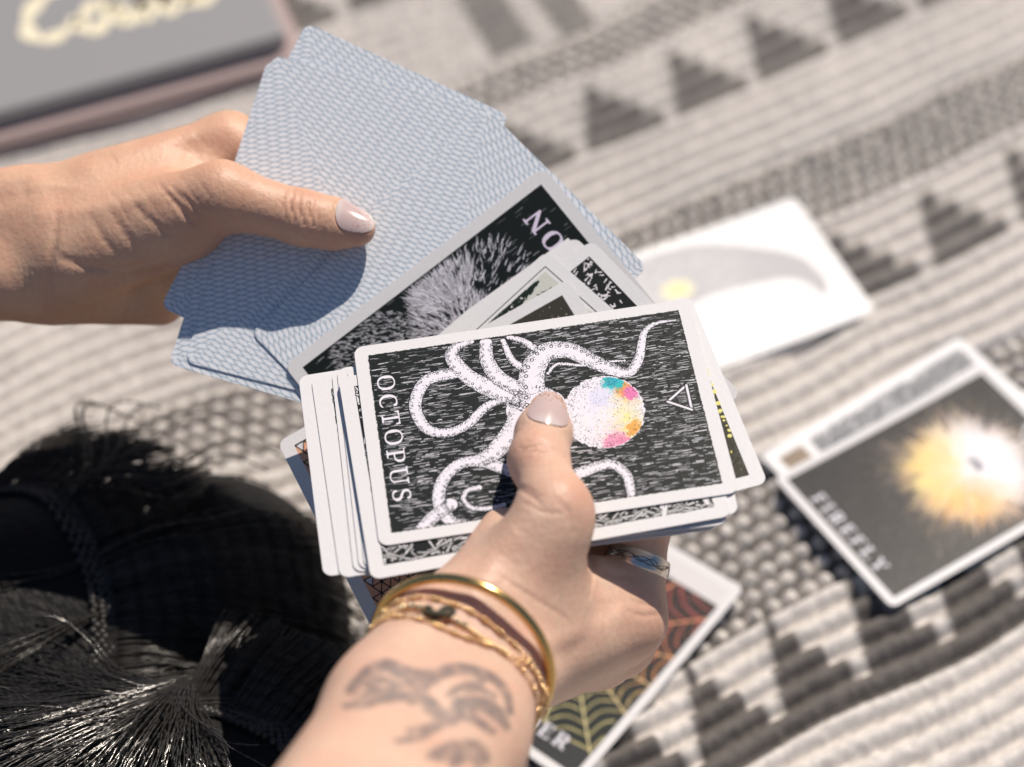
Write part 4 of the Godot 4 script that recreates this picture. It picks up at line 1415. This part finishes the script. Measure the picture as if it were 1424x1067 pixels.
func skirt(person: Node3D) -> void:
	var f := lap
	f.bone(0, Vector3(-327.91, 45.00, -488.23), Vector3(-144.92, 26.00, -519.15), 78, 66, 20)
	f.bone(0, Vector3(-268.86, 55.00, -379.21), Vector3(-98.83, 30.00, -419.30), 72, 60, 20)
	f.bone(0, Vector3(-328.74, 30.00, -465.55), Vector3(-199.72, 20.00, -471.04), 80, 60, 30)
	var r := f.net(3.5, Vector3(-414.74, -3.00, -603.15), Vector3(-20.83, 133.00, -301.21))
	var v: PackedVector3Array = r[0]
	for i in v.size():
		v[i] *= MM
	var leather := mat(lin(0.012, 0.012, 0.0125), 0.5)
	leather.metallic_specular = 0.22
	leather.normal_enabled = true
	leather.normal_texture = noise_map(51, 0.03, 2, 5.0, true, true)
	leather.normal_scale = 0.9
	leather.uv1_triplanar = true
	leather.uv1_scale = Vector3(14, 14, 14)
	var sk := hang("skirt", array_mesh(v, r[1], r[2]), leather, person)
	sk.set_meta("label", "black grained skirt over the lap")
	# corded trim: three rows of small twisted knots
	var trims := [
		[Vector3(-229.04, 92.63, -546.84), Vector3(-216.49, 88.77, -550.93), Vector3(-199.16, 93.57, -541.83), Vector3(-184.50, 99.12, -518.29), Vector3(-176.24, 96.97, -497.95), Vector3(-173.08, 92.59, -482.91), Vector3(-172.75, 87.20, -467.32), Vector3(-172.69, 88.35, -449.63), Vector3(-165.96, 98.51, -431.31)],
		[Vector3(-138.15, 94.54, -432.96), Vector3(-127.65, 93.23, -432.85), Vector3(-116.24, 93.18, -427.69), Vector3(-105.04, 92.17, -422.50), Vector3(-94.02, 90.14, -414.14)],
	]
	var braid := strand_mat(0.3)
	braid.albedo_color = lin(0.04, 0.038, 0.036)
	for tr in trims:
		var pts := spline(tr, 16)
		var tb := Tubes.new()
		for row in 3:
			var line := PackedVector3Array()
			for i in pts.size():
				var g := f.slope(pts[i])
				var t := (pts[mini(i + 1, pts.size() - 1)] - pts[maxi(i - 1, 0)]).normalized()
				var side := t.cross(g).normalized()
				line.append(pts[i] + side * ((row - 1) * 3.3 + 0.9 * sin(i * 1.5 + row)) + g * 0.9)
				if (i + row) % 2 == 0:
					tb.ball(line[i] + g * 0.5 + t * (0.4 * (row - 1)), 1.75 + 0.25 * sin(i * 2.7 + row))
			tb.add(line, PackedFloat32Array([0.9]), 6)
		hang("trim", tb.mesh(), braid, sk)
	# fringes
	var jobs := [
		[[Vector3(-229.04, 92.63, -546.84), Vector3(-216.49, 88.77, -550.93), Vector3(-199.16, 93.57, -541.83), Vector3(-184.50, 99.12, -518.29), Vector3(-176.24, 96.97, -497.95)], 520, Vector3(0.5957, 0.1191, -0.7943), Vector3(0.8935, 0.04468, -0.4468), 74, 0.06, 0.08, 4, 2, 0.4, 0.22, 0.08],
		[[Vector3(-176.24, 96.97, -497.95), Vector3(-173.08, 92.59, -482.91), Vector3(-172.75, 87.20, -467.32), Vector3(-172.69, 88.35, -449.63), Vector3(-165.96, 98.51, -431.31)], 720, Vector3(0.911, 0.04555, -0.4099), Vector3(0.9889, 0, 0.1483), 124, 0.08, 0.09, 4, 2, 0.4, 0.22, 0.14],
		[[Vector3(-229.04, 92.63, -546.84), Vector3(-216.49, 88.77, -550.93), Vector3(-199.16, 93.57, -541.83), Vector3(-184.50, 99.12, -518.29), Vector3(-176.24, 96.97, -497.95)], 16, Vector3(0.5071, 0.169, -0.8452), Vector3(0.7775, 0.1728, -0.6047), 135, 0.2, 0.06, 7, 3, 0.4, 0.3, 0.35],
		[[Vector3(-138.15, 94.54, -432.96), Vector3(-127.65, 93.23, -432.85), Vector3(-116.24, 93.18, -427.69), Vector3(-105.04, 92.17, -422.50), Vector3(-94.02, 90.14, -414.14)], 420, Vector3(0.4211, 0.3369, -0.8422), Vector3(0.6529, 0.2176, -0.7255), 52, 0.05, 0.08, 4, 3, 0.4, 0.22, 0.06],
		[[Vector3(-136.63, 95.37, -442.57), Vector3(-133.63, 96.37, -440.57)], 430, Vector3(-0.983, -0.04915, 0.1769), Vector3(-0.6351, -0.04536, 0.7711), 135, 0.16, 0.07, 9, 5, 0.32, 0.16, 0.3],
		[[Vector3(-136.63, 95.37, -442.57), Vector3(-133.63, 96.37, -440.57)], 130, Vector3(-0.4834, 0.09667, 0.8701), Vector3(0.09901, 0.09901, 0.9901), 80, 0.16, 0.05, 10, 5, 0.32, 0.16, 0.3],
		[[Vector3(-184.50, 99.12, -518.29), Vector3(-176.24, 96.97, -497.95), Vector3(-173.08, 92.59, -482.91), Vector3(-172.75, 87.20, -467.32), Vector3(-172.69, 88.35, -449.63), Vector3(-165.96, 98.51, -431.31)], 14, Vector3(-0.9206, 0.2762, 0.2762), Vector3(-0.9206, 0.2762, 0.2762), 120, 0.3, 0.03, 4, 4, 0.36, 0.2, 0.12],
	]
	for jb in jobs:
		var tb := Tubes.new()
		var line := spline(jb[0], 24)
		var ct := 0.0
		var cd := Vector3.ZERO
		for i in int(jb[1]):
			if i % 7 == 0:
				ct = rng.randf() * (line.size() - 1.001)
				cd = Vector3(rng.randf_range(-1, 1), rng.randf_range(-0.4, 0.4), rng.randf_range(-1, 1)) * float(jb[5])
				sway = Vector3(rng.randf_range(-1, 1), rng.randf_range(-0.3, 0.3), rng.randf_range(-1, 1))
				phase = rng.randf() * TAU
			var t := clampf(ct + rng.randf_range(-1.6, 1.6), 0.0, line.size() - 1.001)
			var k := int(t)
			var p := line[k].lerp(line[k + 1], t - k)
			var along := t / (line.size() - 1.0)
			var d: Vector3 = (jb[2] as Vector3).lerp(jb[3], along)
			d += cd + Vector3(rng.randf_range(-1, 1), rng.randf_range(-0.4, 0.4), rng.randf_range(-1, 1)) * (float(jb[5]) * 0.3)
			var g := f.slope(p)
			var pts := thread(p + g * rng.randf_range(0.6, 2.2), d, jb[4] * rng.randf_range(0.6, 1.15), jb[6], rng.randf_range(0.8, jb[7]), rng.randf_range(0.02, jb[11]))
			var radii := PackedFloat32Array()
			var fine := PackedVector3Array()
			var many: int = jb[8]
			for a in pts.size() - 1:
				for b in many:
					fine.append(pts[a].lerp(pts[a + 1], b / float(many)))
					radii.append(float(jb[9]) * (1.0 + 0.55 * sin((a * many + b) * 2.2)))
			tb.add(fine, radii, 4)
		var o := hang("fringe", tb.mesh(), strand_mat(jb[10]), sk)
		o.set_meta("kind", "stuff")

func jewellery() -> void:
	# bangle
	var c := Vector3(-23.84, 200.12, -377.77)
	var n := Vector3(-0.3524, 0.3794, 0.8555)
	var e := n.cross(Vector3.UP).normalized()
	var g := n.cross(e)
	var gold := mat(lin(0.78, 0.52, 0.20), 0.2, 1.0)
	var v := Tubes.new()
	var pts := PackedVector3Array()
	for i in 120:
		var a := TAU * i / 120.0
		pts.append(c + (e * cos(a) + g * sin(a)) * 31.46)
	v.add(pts, PackedFloat32Array([1.75]), 14, Color.WHITE, true)
	var b := hang("bangle", v.mesh(), gold, self)
	tag(b, "plain round gold bangle around the tattooed wrist, nearest the hand", "bracelet")
	# fine beaded chains that lie on the skin
	var ax := Vector3(-0.321, 0.3582, 0.8767)
	var w := Vector3(-26.75, 205.12, -372.26)
	var s1 := ax.cross(Vector3.UP).normalized()
	var s2 := ax.cross(s1)
	var chain := thing("chain_bracelet", "fine gold bead chains knotted with black thread on the tattooed wrist", "bracelet", w)
	var cm := mat(lin(0.86, 0.58, 0.30), 0.16, 1.0)
	for row in 3:
		var tb := Tubes.new()
		var count := 78
		for i in count:
			var a := TAU * i / count
			var dir := s1 * cos(a) + s2 * sin(a)
			var axial: float = [0.0, 4.5, -1.0][row] + [7.5, 3.5, -5.5][row] * cos(a - -1.342) * [1.0, -0.6, 0.5][row]
			var from := w + ax * axial + dir * 60.0
			var hit := right_arm.strike(from, -dir)
			tb.ball(hit + dir * 0.8, 0.98 + 0.28 * sin(i * 1.9 + row))
		hang("chain", tb.mesh(), cm, chain)
	var kd := s1 * cos(-1.342) + s2 * sin(-1.342)
	var kp := right_arm.strike(w + ax * 3.0 + kd * 60.0, -kd)
	var knot := Tubes.new()
	var loop := PackedVector3Array()
	var side := ax.cross(kd).normalized()
	for i in 60:
		var t := TAU * i / 60.0
		loop.append(kp + kd * (2.0 + 0.9 * cos(3.0 * t)) + side * (4.5 * sin(t) + 1.5 * sin(2.0 * t)) + ax * (2.0 * cos(2.0 * t)))
	knot.add(loop, PackedFloat32Array([0.95]), 8, Color.WHITE, true)
	hang("knot", knot.mesh(), mat(lin(0.05, 0.045, 0.025), 0.7), chain)
	for s in [-8.5, -6.2, 6.0, 8.8, 12.0]:
		var bead := Tubes.new()
		var q := right_arm.strike(kp + side * s + kd * 25.0 + ax * (absf(s) * -0.1), -kd)
		bead.ball(q + kd * 1.2, 1.5)
		hang("bead", bead.mesh(), mat(lin(0.86, 0.66, 0.42), 0.12, 1.0), chain)
	# ring
	var rc := Vector3(40.09, 174.52, -429.65)
	var rn := Vector3(0.3892, 0.4078, -0.826)
	var r1 := rn.cross(Vector3(0.3, 0.2, 1)).normalized()
	var r2 := rn.cross(r1)
	var ring := thing("ring", "wide engraved silver ring on the index finger under the octopus card", "ring", rc)
	var rv := PackedVector3Array()
	var rnn := PackedVector3Array()
	var ri := PackedInt32Array()
	var prof := [[-3.4, 0.0], [-3.2, 0.8], [-1.9, 1.25], [-1.5, 0.85], [-1.1, 1.35], [1.1, 1.45], [1.5, 0.95], [1.9, 1.25], [3.2, 0.8], [3.4, 0.0]]
	for i in 72:
		var a := TAU * i / 72.0
		var d := r1 * cos(a) + r2 * sin(a)
		for k in prof.size():
			var q: Array = prof[k]
			rv.append((rc + rn * float(q[0]) + d * (10.7 + float(q[1]))) * MM)
			var up: Array = prof[mini(k + 1, prof.size() - 1)]
			var dn: Array = prof[maxi(k - 1, 0)]
			var tx: float = up[0] - dn[0]
			var ty: float = up[1] - dn[1]
			rnn.append((d * tx - rn * ty).normalized())
	for i in 72:
		var j := (i + 1) % 72
		for k in prof.size() - 1:
			var a := i * prof.size() + k
			var b2 := j * prof.size() + k
			ri.append_array(PackedInt32Array([a, b2, a + 1, b2, b2 + 1, a + 1]))
	hang("band", array_mesh(rv, rnn, ri), mat(lin(0.70, 0.64, 0.60), 0.25, 1.0), ring)
	for k in 3:
		var tb := Tubes.new()
		var lp := PackedVector3Array()
		for i in 90:
			var a := TAU * i / 90.0
			lp.append(rc + (r1 * cos(a) + r2 * sin(a)) * (10.7 + 1.32) + rn * (1.05 * sin(a * (4.0 + k * 2.0) + k * 2.0)))
		tb.add(lp, PackedFloat32Array([0.2]), 5, Color.WHITE, true)
		hang("engraved_line", tb.mesh(), mat(lin(0.05, 0.045, 0.045), 0.5, 0.6), ring)

func _ready() -> void:
	rng.seed = 7
	noise_a.seed = 3
	noise_a.frequency = 0.02
	noise_b.seed = 4
	noise_b.frequency = 0.05
	# camera
	var cam := Camera3D.new()
	cam.name = "camera"
	var att := CameraAttributesPhysical.new()
	att.frustum_focus_distance = 0.762
	att.frustum_focal_length = 64.75
	att.exposure_aperture = 3.9
	att.frustum_near = 0.02
	att.frustum_far = 20.0
	cam.attributes = att
	cam.fov = 21.0
	cam.near = 0.02
	cam.far = 20.0
	add_child(cam)
	cam.transform = Transform3D(Vector3(0.9973, -0.04775, 0.0564), Vector3(0.0739, 0.6444, -0.7611), Vector3(0, 0.7632, 0.6462), Vector3(0.00000, 0.78675, 0.00000))
	cam.fov = 21.0
	cam.current = true
	# sky, sun and exposure
	var env := Environment.new()
	env.background_mode = Environment.BG_SKY
	var sm := ProceduralSkyMaterial.new()
	sm.sky_top_color = Color(0.46, 0.60, 0.80)
	sm.sky_horizon_color = Color(0.84, 0.87, 0.90)
	sm.sky_curve = 0.12
	sm.ground_bottom_color = Color(0.30, 0.28, 0.25)
	sm.ground_horizon_color = Color(0.62, 0.62, 0.60)
	sm.sky_energy_multiplier = 0.62
	var sky := Sky.new()
	sky.sky_material = sm
	env.sky = sky
	env.tonemap_mode = Environment.TONE_MAPPER_LINEAR
	env.tonemap_exposure = 1.05
	env.sdfgi_enabled = true
	env.ssao_enabled = true
	env.ssil_enabled = true
	var we := WorldEnvironment.new()
	we.environment = env
	add_child(we)
	var sun := DirectionalLight3D.new()
	sun.name = "sun"
	sun.light_energy = 1.4
	sun.light_color = Color(1.0, 0.95, 0.895)
	sun.light_angular_distance = 0.5
	sun.shadow_enabled = true
	add_child(sun)
	sun.look_at_from_position(Vector3.ZERO, Vector3(-0.3466, -0.8253, 0.4457), Vector3.UP)
	# ground
	var gm := PlaneMesh.new()
	gm.size = Vector2(14, 14)
	var ground := hang("ground", gm, mat(lin(0.30, 0.27, 0.23), 0.95), self)
	ground.position = Vector3(0, -0.012, -0.6)
	ground.set_meta("kind", "structure")
	blanket()
	script_box()
	# cards
	card_bump = noise_map(61, 0.08, 3, 1.2, true)
	var bk := back_print()
	back_mat = paper(bk)
	edge_mat = mat(Color(0.80, 0.805, 0.83), 0.6)
	rng.seed = 11
	var oct_mat := paper(octopus_print())
	var rac_mat := paper(raccoon_print())
	var nest_mat := paper(nest_print())
	var line_mat := paper(line_print(5))
	var line_mat_b := paper(line_print(8))
	var pine_mat := paper(pine_print())
	var brown_mat := paper(brown_print())
	var birch_mat := paper(birch_print())
	var speck_mat := paper(speck_print())
	var penguin_mat := paper(penguin_print())
	var firefly_mat := paper(firefly_print())
	var sketch_mat := paper(sketch_print())
	var spider_mat := paper(spider_print())
	rng.seed = 12
	card("white card with a grey bird silhouette lying behind the hands", "cards laid out on the blanket", penguin_mat, Vector3(111.58, 3.00, -713.50), Vector3(0.9424, 0, -0.3344), Vector3(0, 1, 0.02), 1.2, 0, false)
	card("pale pencil-sketch card mostly covered by the firefly card", "cards laid out on the blanket", sketch_mat, Vector3(193.39, 1.00, -602.83), Vector3(0.8557, 0, -0.5174), Vector3(0, 1, 0), 0.4, 0, false)
	card("dark firefly card with a glowing yellow and white burst", "cards laid out on the blanket", firefly_mat, Vector3(197.23, 4.00, -582.96), Vector3(0.8793, 0, -0.4763), Vector3(0, 1, 0), 0.9, 0, false)
	card("dark spider card with an orange and red web under the right hand", "cards laid out on the blanket", spider_mat, Vector3(23.12, 2.00, -513.69), Vector3(0.6644, 0, -0.7474), Vector3(0, 1, 0), 0.6, 0, false)
	card("blue backed card lowest in the left-hand fan, its top corner highest in the photo", "cards fanned in the left hand", nest_mat, Vector3(-63.53, 217.39, -577.03), Vector3(0.495, 0.4435, -0.7472), Vector3(-0.003141, 0.8608, 0.5089), 0, 0, true)
	card("blue backed card whose lower corner peeks out between two others under the left palm", "cards fanned in the left hand", nest_mat, Vector3(-67.50, 211.56, -566.22), Vector3(0.3506, 0.4775, -0.8056), Vector3(-0.003141, 0.8608, 0.5089), 0, 0, true)
	card("blue backed card with its whole upper edge showing, under the left thumb", "cards fanned in the left hand", nest_mat, Vector3(-62.51, 213.31, -567.96), Vector3(0.3185, 0.4833, -0.8155), Vector3(-0.003141, 0.8608, 0.5089), 0, 0, true)
	card("blue backed card directly under the raccoon card", "cards fanned in the left hand", nest_mat, Vector3(-21.70, 199.06, -542.24), Vector3(0.7638, 0.3305, -0.5544), Vector3(-0.003141, 0.8608, 0.5089), 0, 0, true)
	card("face-up raccoon card with its title at the upper right of the fan", "cards fanned in the left hand", rac_mat, Vector3(-9.31, 188.30, -522.39), Vector3(-0.8294, -0.2865, 0.4795), Vector3(-0.003141, 0.8608, 0.5089), 0, 0, false)
	card("white bordered card just over the raccoon card, lowest of the middle cards", "cards slipped between the two hands", line_mat_b, Vector3(-1.67, 188.29, -493.37), Vector3(0.7956, 0.2828, -0.5358), Vector3(-0.1728, 0.9536, 0.2466), 0, 0, false)
	card("pale card whose rounded corner shows second among the middle cards", "cards slipped between the two hands", pine_mat, Vector3(3.06, 188.76, -489.42), Vector3(0.8001, 0.2819, -0.5295), Vector3(-0.1728, 0.9536, 0.2466), 0, 0, false)
	card("pale card whose rounded corner shows third among the middle cards", "cards slipped between the two hands", line_mat, Vector3(2.07, 188.14, -485.28), Vector3(0.7922, 0.2834, -0.5405), Vector3(-0.1728, 0.9536, 0.2466), 0, 0, false)
	card("card with white flecked branches beside the octopus card's upper edge", "cards slipped between the two hands", birch_mat, Vector3(7.06, 189.97, -486.44), Vector3(0.8188, 0.2782, -0.5021), Vector3(-0.1728, 0.9536, 0.2466), 0, 0, false)
	card("card with dark pine trees and a double printed frame", "cards slipped between the two hands", pine_mat, Vector3(-4.93, 187.56, -483.08), Vector3(0.7733, 0.2864, -0.5657), Vector3(-0.1728, 0.9536, 0.2466), 0, 0, false)
	card("brown-black card touching the octopus card, an orange triangle strip at its left end", "cards slipped between the two hands", brown_mat, Vector3(-15.84, 185.04, -477.75), Vector3(0.9048, 0.2526, -0.3429), Vector3(-0.1728, 0.9536, 0.2466), 0, 0, false)
	card("card whose corner peeks out above the gold bangle, upper of two", "cards slipped between the two hands", birch_mat, Vector3(-8.96, 183.50, -484.01), Vector3(0.9027, 0.2535, -0.3477), Vector3(-0.1728, 0.9536, 0.2466), 0, 0, false)
	card("lowest card of the stack, its rounded corner just above the gold bangle", "cards slipped between the two hands", nest_mat, Vector3(-10.02, 182.55, -483.52), Vector3(0.8889, 0.2589, -0.378), Vector3(-0.1728, 0.9536, 0.2466), 0, 0, false)
	card("octopus card with coloured head on top of the stack, under the right thumb", "cards stacked in the right hand", oct_mat, Vector3(9.28, 207.73, -473.02), Vector3(0.9961, 0.008258, -0.08744), Vector3(-0.003366, 0.9984, 0.05595), 0, 0, false)
	card("card with a woven nest pattern directly under the octopus card", "cards stacked in the right hand", nest_mat, Vector3(4.56, 206.39, -462.00), Vector3(0.993, 0.009951, -0.1178), Vector3(-0.003366, 0.9984, 0.05595), 0, 0, false)
	card("card with a dark mark at its lower right corner, jutting out beyond the nest card", "cards stacked in the right hand", speck_mat, Vector3(9.10, 206.06, -466.54), Vector3(0.9976, 0.007238, -0.06916), Vector3(-0.003366, 0.9984, 0.05595), 0, 0, false)
	card("black card flecked with yellow at the right of the stack", "cards stacked in the right hand", speck_mat, Vector3(16.09, 205.65, -469.52), Vector3(0.9797, 0.01452, -0.2002), Vector3(-0.003366, 0.9984, 0.05595), 0, 0, false)
	card("white card edge just left of the octopus card, third from the top", "cards stacked in the right hand", line_mat_b, Vector3(5.30, 204.71, -464.14), Vector3(0.9984, 0.006553, -0.05689), Vector3(-0.003366, 0.9984, 0.05595), 0, 0, false)
	card("white card edge in shade, fourth from the top of the stack", "cards stacked in the right hand", birch_mat, Vector3(2.31, 204.20, -465.89), Vector3(0.9967, 0.007909, -0.08118), Vector3(-0.003366, 0.9984, 0.05595), 0, 0, false)
	card("shaded white card edge with clipped corner, fifth from the top", "cards stacked in the right hand", nest_mat, Vector3(0.28, 203.56, -465.26), Vector3(0.9967, 0.007859, -0.08029), Vector3(-0.003366, 0.9984, 0.05595), 0, 0, false)
	card("pale card with a drawn ladder of ink marks along its left side", "cards stacked in the right hand", line_mat, Vector3(-6.18, 202.96, -465.67), Vector3(0.9936, 0.009659, -0.1126), Vector3(-0.003366, 0.9984, 0.05595), 0, 0, false)
	card("pale card with a thin drawn line, furthest left of the upright stack", "cards stacked in the right hand", line_mat_b, Vector3(-11.41, 202.39, -466.53), Vector3(0.9948, 0.009048, -0.1016), Vector3(-0.003366, 0.9984, 0.05595), 0, 0, false)
	card("plain card at the bottom of the stack in shade above the ring", "cards stacked in the right hand", line_mat, Vector3(1.75, 201.59, -463.94), Vector3(0.9978, 0.007036, -0.06553), Vector3(-0.003366, 0.9984, 0.05595), 0, 0, false)
	# the person
	rng.seed = 13
	build_right_arm()
	build_left_arm()
	var person := thing("person", "person in a black fringed skirt, tattooed forearm and bracelets, sorting cards with both hands", "person", Vector3(-60.00, 0.00, -450.00))
	var t0 := Time.get_ticks_msec()
	tattoo_dir = Vector3(-0.04964, -0.8505, -0.5237)
	var lines := [
		[Vector2(1.7, 2.5), Vector3(-56.60, 240.11, -343.78), Vector3(-51.27, 238.67, -350.90), Vector3(-45.55, 238.12, -353.09), Vector3(-40.50, 237.57, -350.45), Vector3(-36.43, 236.19, -348.55)],
		[Vector2(3.1, 2.2), Vector3(-36.43, 236.19, -348.55), Vector3(-31.42, 233.73, -350.37)],
		[Vector2(2, 1.1), Vector3(-32.31, 234.21, -349.87), Vector3(-25.12, 229.97, -355.06), Vector3(-17.94, 226.45, -355.95), Vector3(-12.04, 223.58, -353.78), Vector3(-8.96, 222.18, -349.36), Vector3(-8.39, 222.17, -342.92)],
		[Vector2(0.84, 2.2), Vector3(-58.01, 243.98, -335.86), Vector3(-51.51, 243.88, -336.05), Vector3(-45.20, 241.13, -339.25), Vector3(-38.27, 238.04, -341.25), Vector3(-33.06, 236.07, -340.21), Vector3(-29.65, 235.60, -335.91), Vector3(-25.60, 234.32, -334.61)],
		[Vector2(0.67, 1.5), Vector3(-27.13, 233.45, -343.54), Vector3(-22.90, 230.96, -347.82), Vector3(-16.88, 227.40, -350.95)],
		[Vector2(2.2, 1.2), Vector3(-23.98, 232.81, -340.45), Vector3(-17.15, 229.26, -342.73), Vector3(-11.97, 225.79, -341.03), Vector3(-9.77, 223.44, -336.66)],
		[Vector2(0.56, 2), Vector3(-42.60, 246.37, -320.85), Vector3(-36.04, 241.61, -324.56), Vector3(-30.31, 236.85, -331.10), Vector3(-26.74, 234.61, -335.57)],
		[Vector2(1.1, 1.9), Vector3(-32.68, 242.36, -317.31), Vector3(-25.86, 236.64, -323.73), Vector3(-19.00, 231.60, -325.62), Vector3(-16.88, 229.60, -322.68)],
		[Vector2(1.3, 0.78), Vector3(-36.44, 236.29, -347.93), Vector3(-34.77, 236.32, -342.85), Vector3(-33.07, 236.16, -339.66)],
		[Vector2(1.5, 0.9), Vector3(-51.17, 240.37, -345.25), Vector3(-46.41, 239.73, -346.64), Vector3(-41.13, 238.66, -344.74)],
		[Vector2(1.7, 1.1), Vector3(-23.20, 232.98, -336.94), Vector3(-18.03, 230.41, -335.28), Vector3(-14.09, 227.41, -333.28)],
		[Vector2(0.78, 1.3), Vector3(-52.83, 242.18, -340.09), Vector3(-48.15, 240.94, -342.68), Vector3(-43.47, 240.09, -341.27)],
		[Vector2(1.7, 0.78), Vector3(-25.98, 238.50, -316.99), Vector3(-21.41, 234.21, -321.07), Vector3(-18.14, 231.21, -319.17)],
		[Vector2(0.5, 0.78), Vector3(-54.55, 242.93, -338.40), Vector3(-49.30, 241.66, -340.80), Vector3(-44.05, 240.87, -338.76)],
		[Vector2(0.5, 0.9), Vector3(-40.51, 237.73, -349.50), Vector3(-38.79, 237.58, -345.92), Vector3(-33.56, 235.48, -345.37)],
		[Vector2(0.56, 0.9), Vector3(-21.77, 230.97, -345.74), Vector3(-16.97, 228.07, -348.18), Vector3(-12.89, 225.82, -346.74)],
		[Vector2(0.56, 1.1), Vector3(-20.80, 231.63, -338.94), Vector3(-15.52, 228.56, -339.65), Vector3(-11.56, 225.40, -337.73)],
		[Vector2(1.2, 1.8), Vector3(-33.69, 236.75, -337.63), Vector3(-30.81, 236.05, -335.74), Vector3(-27.96, 235.52, -333.06)],
		[Vector2(0.56, 1.1), Vector3(-38.85, 242.44, -326.46), Vector3(-33.77, 238.71, -329.60), Vector3(-29.11, 235.84, -333.65)],
		[Vector2(0.56, 1), Vector3(-30.46, 241.44, -316.33), Vector3(-24.78, 236.59, -321.32), Vector3(-20.25, 233.03, -322.33)],
		[Vector2(0.78, 0.45), Vector3(-50.64, 239.16, -349.48), Vector3(-48.19, 239.92, -346.67), Vector3(-43.46, 239.22, -346.00)],
		[Vector2(0.9, 1.6), Vector3(-44.64, 239.99, -343.52), Vector3(-41.16, 239.18, -341.63), Vector3(-37.99, 238.15, -339.91)],
	]
	for l in lines:
		var w: Vector2 = l[0]
		var pts := spline(l.slice(1), 4)
		for i in pts.size() - 1:
			var r0 := lerpf(w.x, w.y, i / float(pts.size()))
			var r1 := lerpf(w.x, w.y, (i + 1) / float(pts.size()))
			var d := pts[i + 1] - pts[i]
			d -= tattoo_dir * d.dot(tattoo_dir)
			tattoo.append([pts[i], d, r0, r1])
	var skin := skin_material(1.0)
	var ra := hang("arm", skin_mesh(right_arm, 1.1, Vector3(-109.31, 97.75, -484.71), Vector3(61.63, 285.70, -219.55), right_tint), skin, person)
	ra.set_meta("label", "right arm with forearm tattoo, thumb on the octopus card")
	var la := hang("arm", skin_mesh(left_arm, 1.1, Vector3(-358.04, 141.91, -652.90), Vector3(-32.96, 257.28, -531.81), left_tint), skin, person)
	la.set_meta("label", "left arm, thumb across the blue card backs")
	nail(right_arm, Vector3(8.87, 217.54, -453.34), Vector3(0.1942, -0.1173, -0.9739), Vector3(0.131, 0.9357, 0.3275), 22.5, 13, person.get_child(0), 1.0)
	nail(left_arm, Vector3(-63.96, 223.39, -563.73), Vector3(0.9611, -0.2406, 0.1356), Vector3(0.04969, 0.9938, 0.09938), 15.6, 11.8, person.get_child(1), 0.25)
	print("arms ", Time.get_ticks_msec() - t0)
	skirt(person)
	jewellery()
	print("all ", Time.get_ticks_msec() - t0)
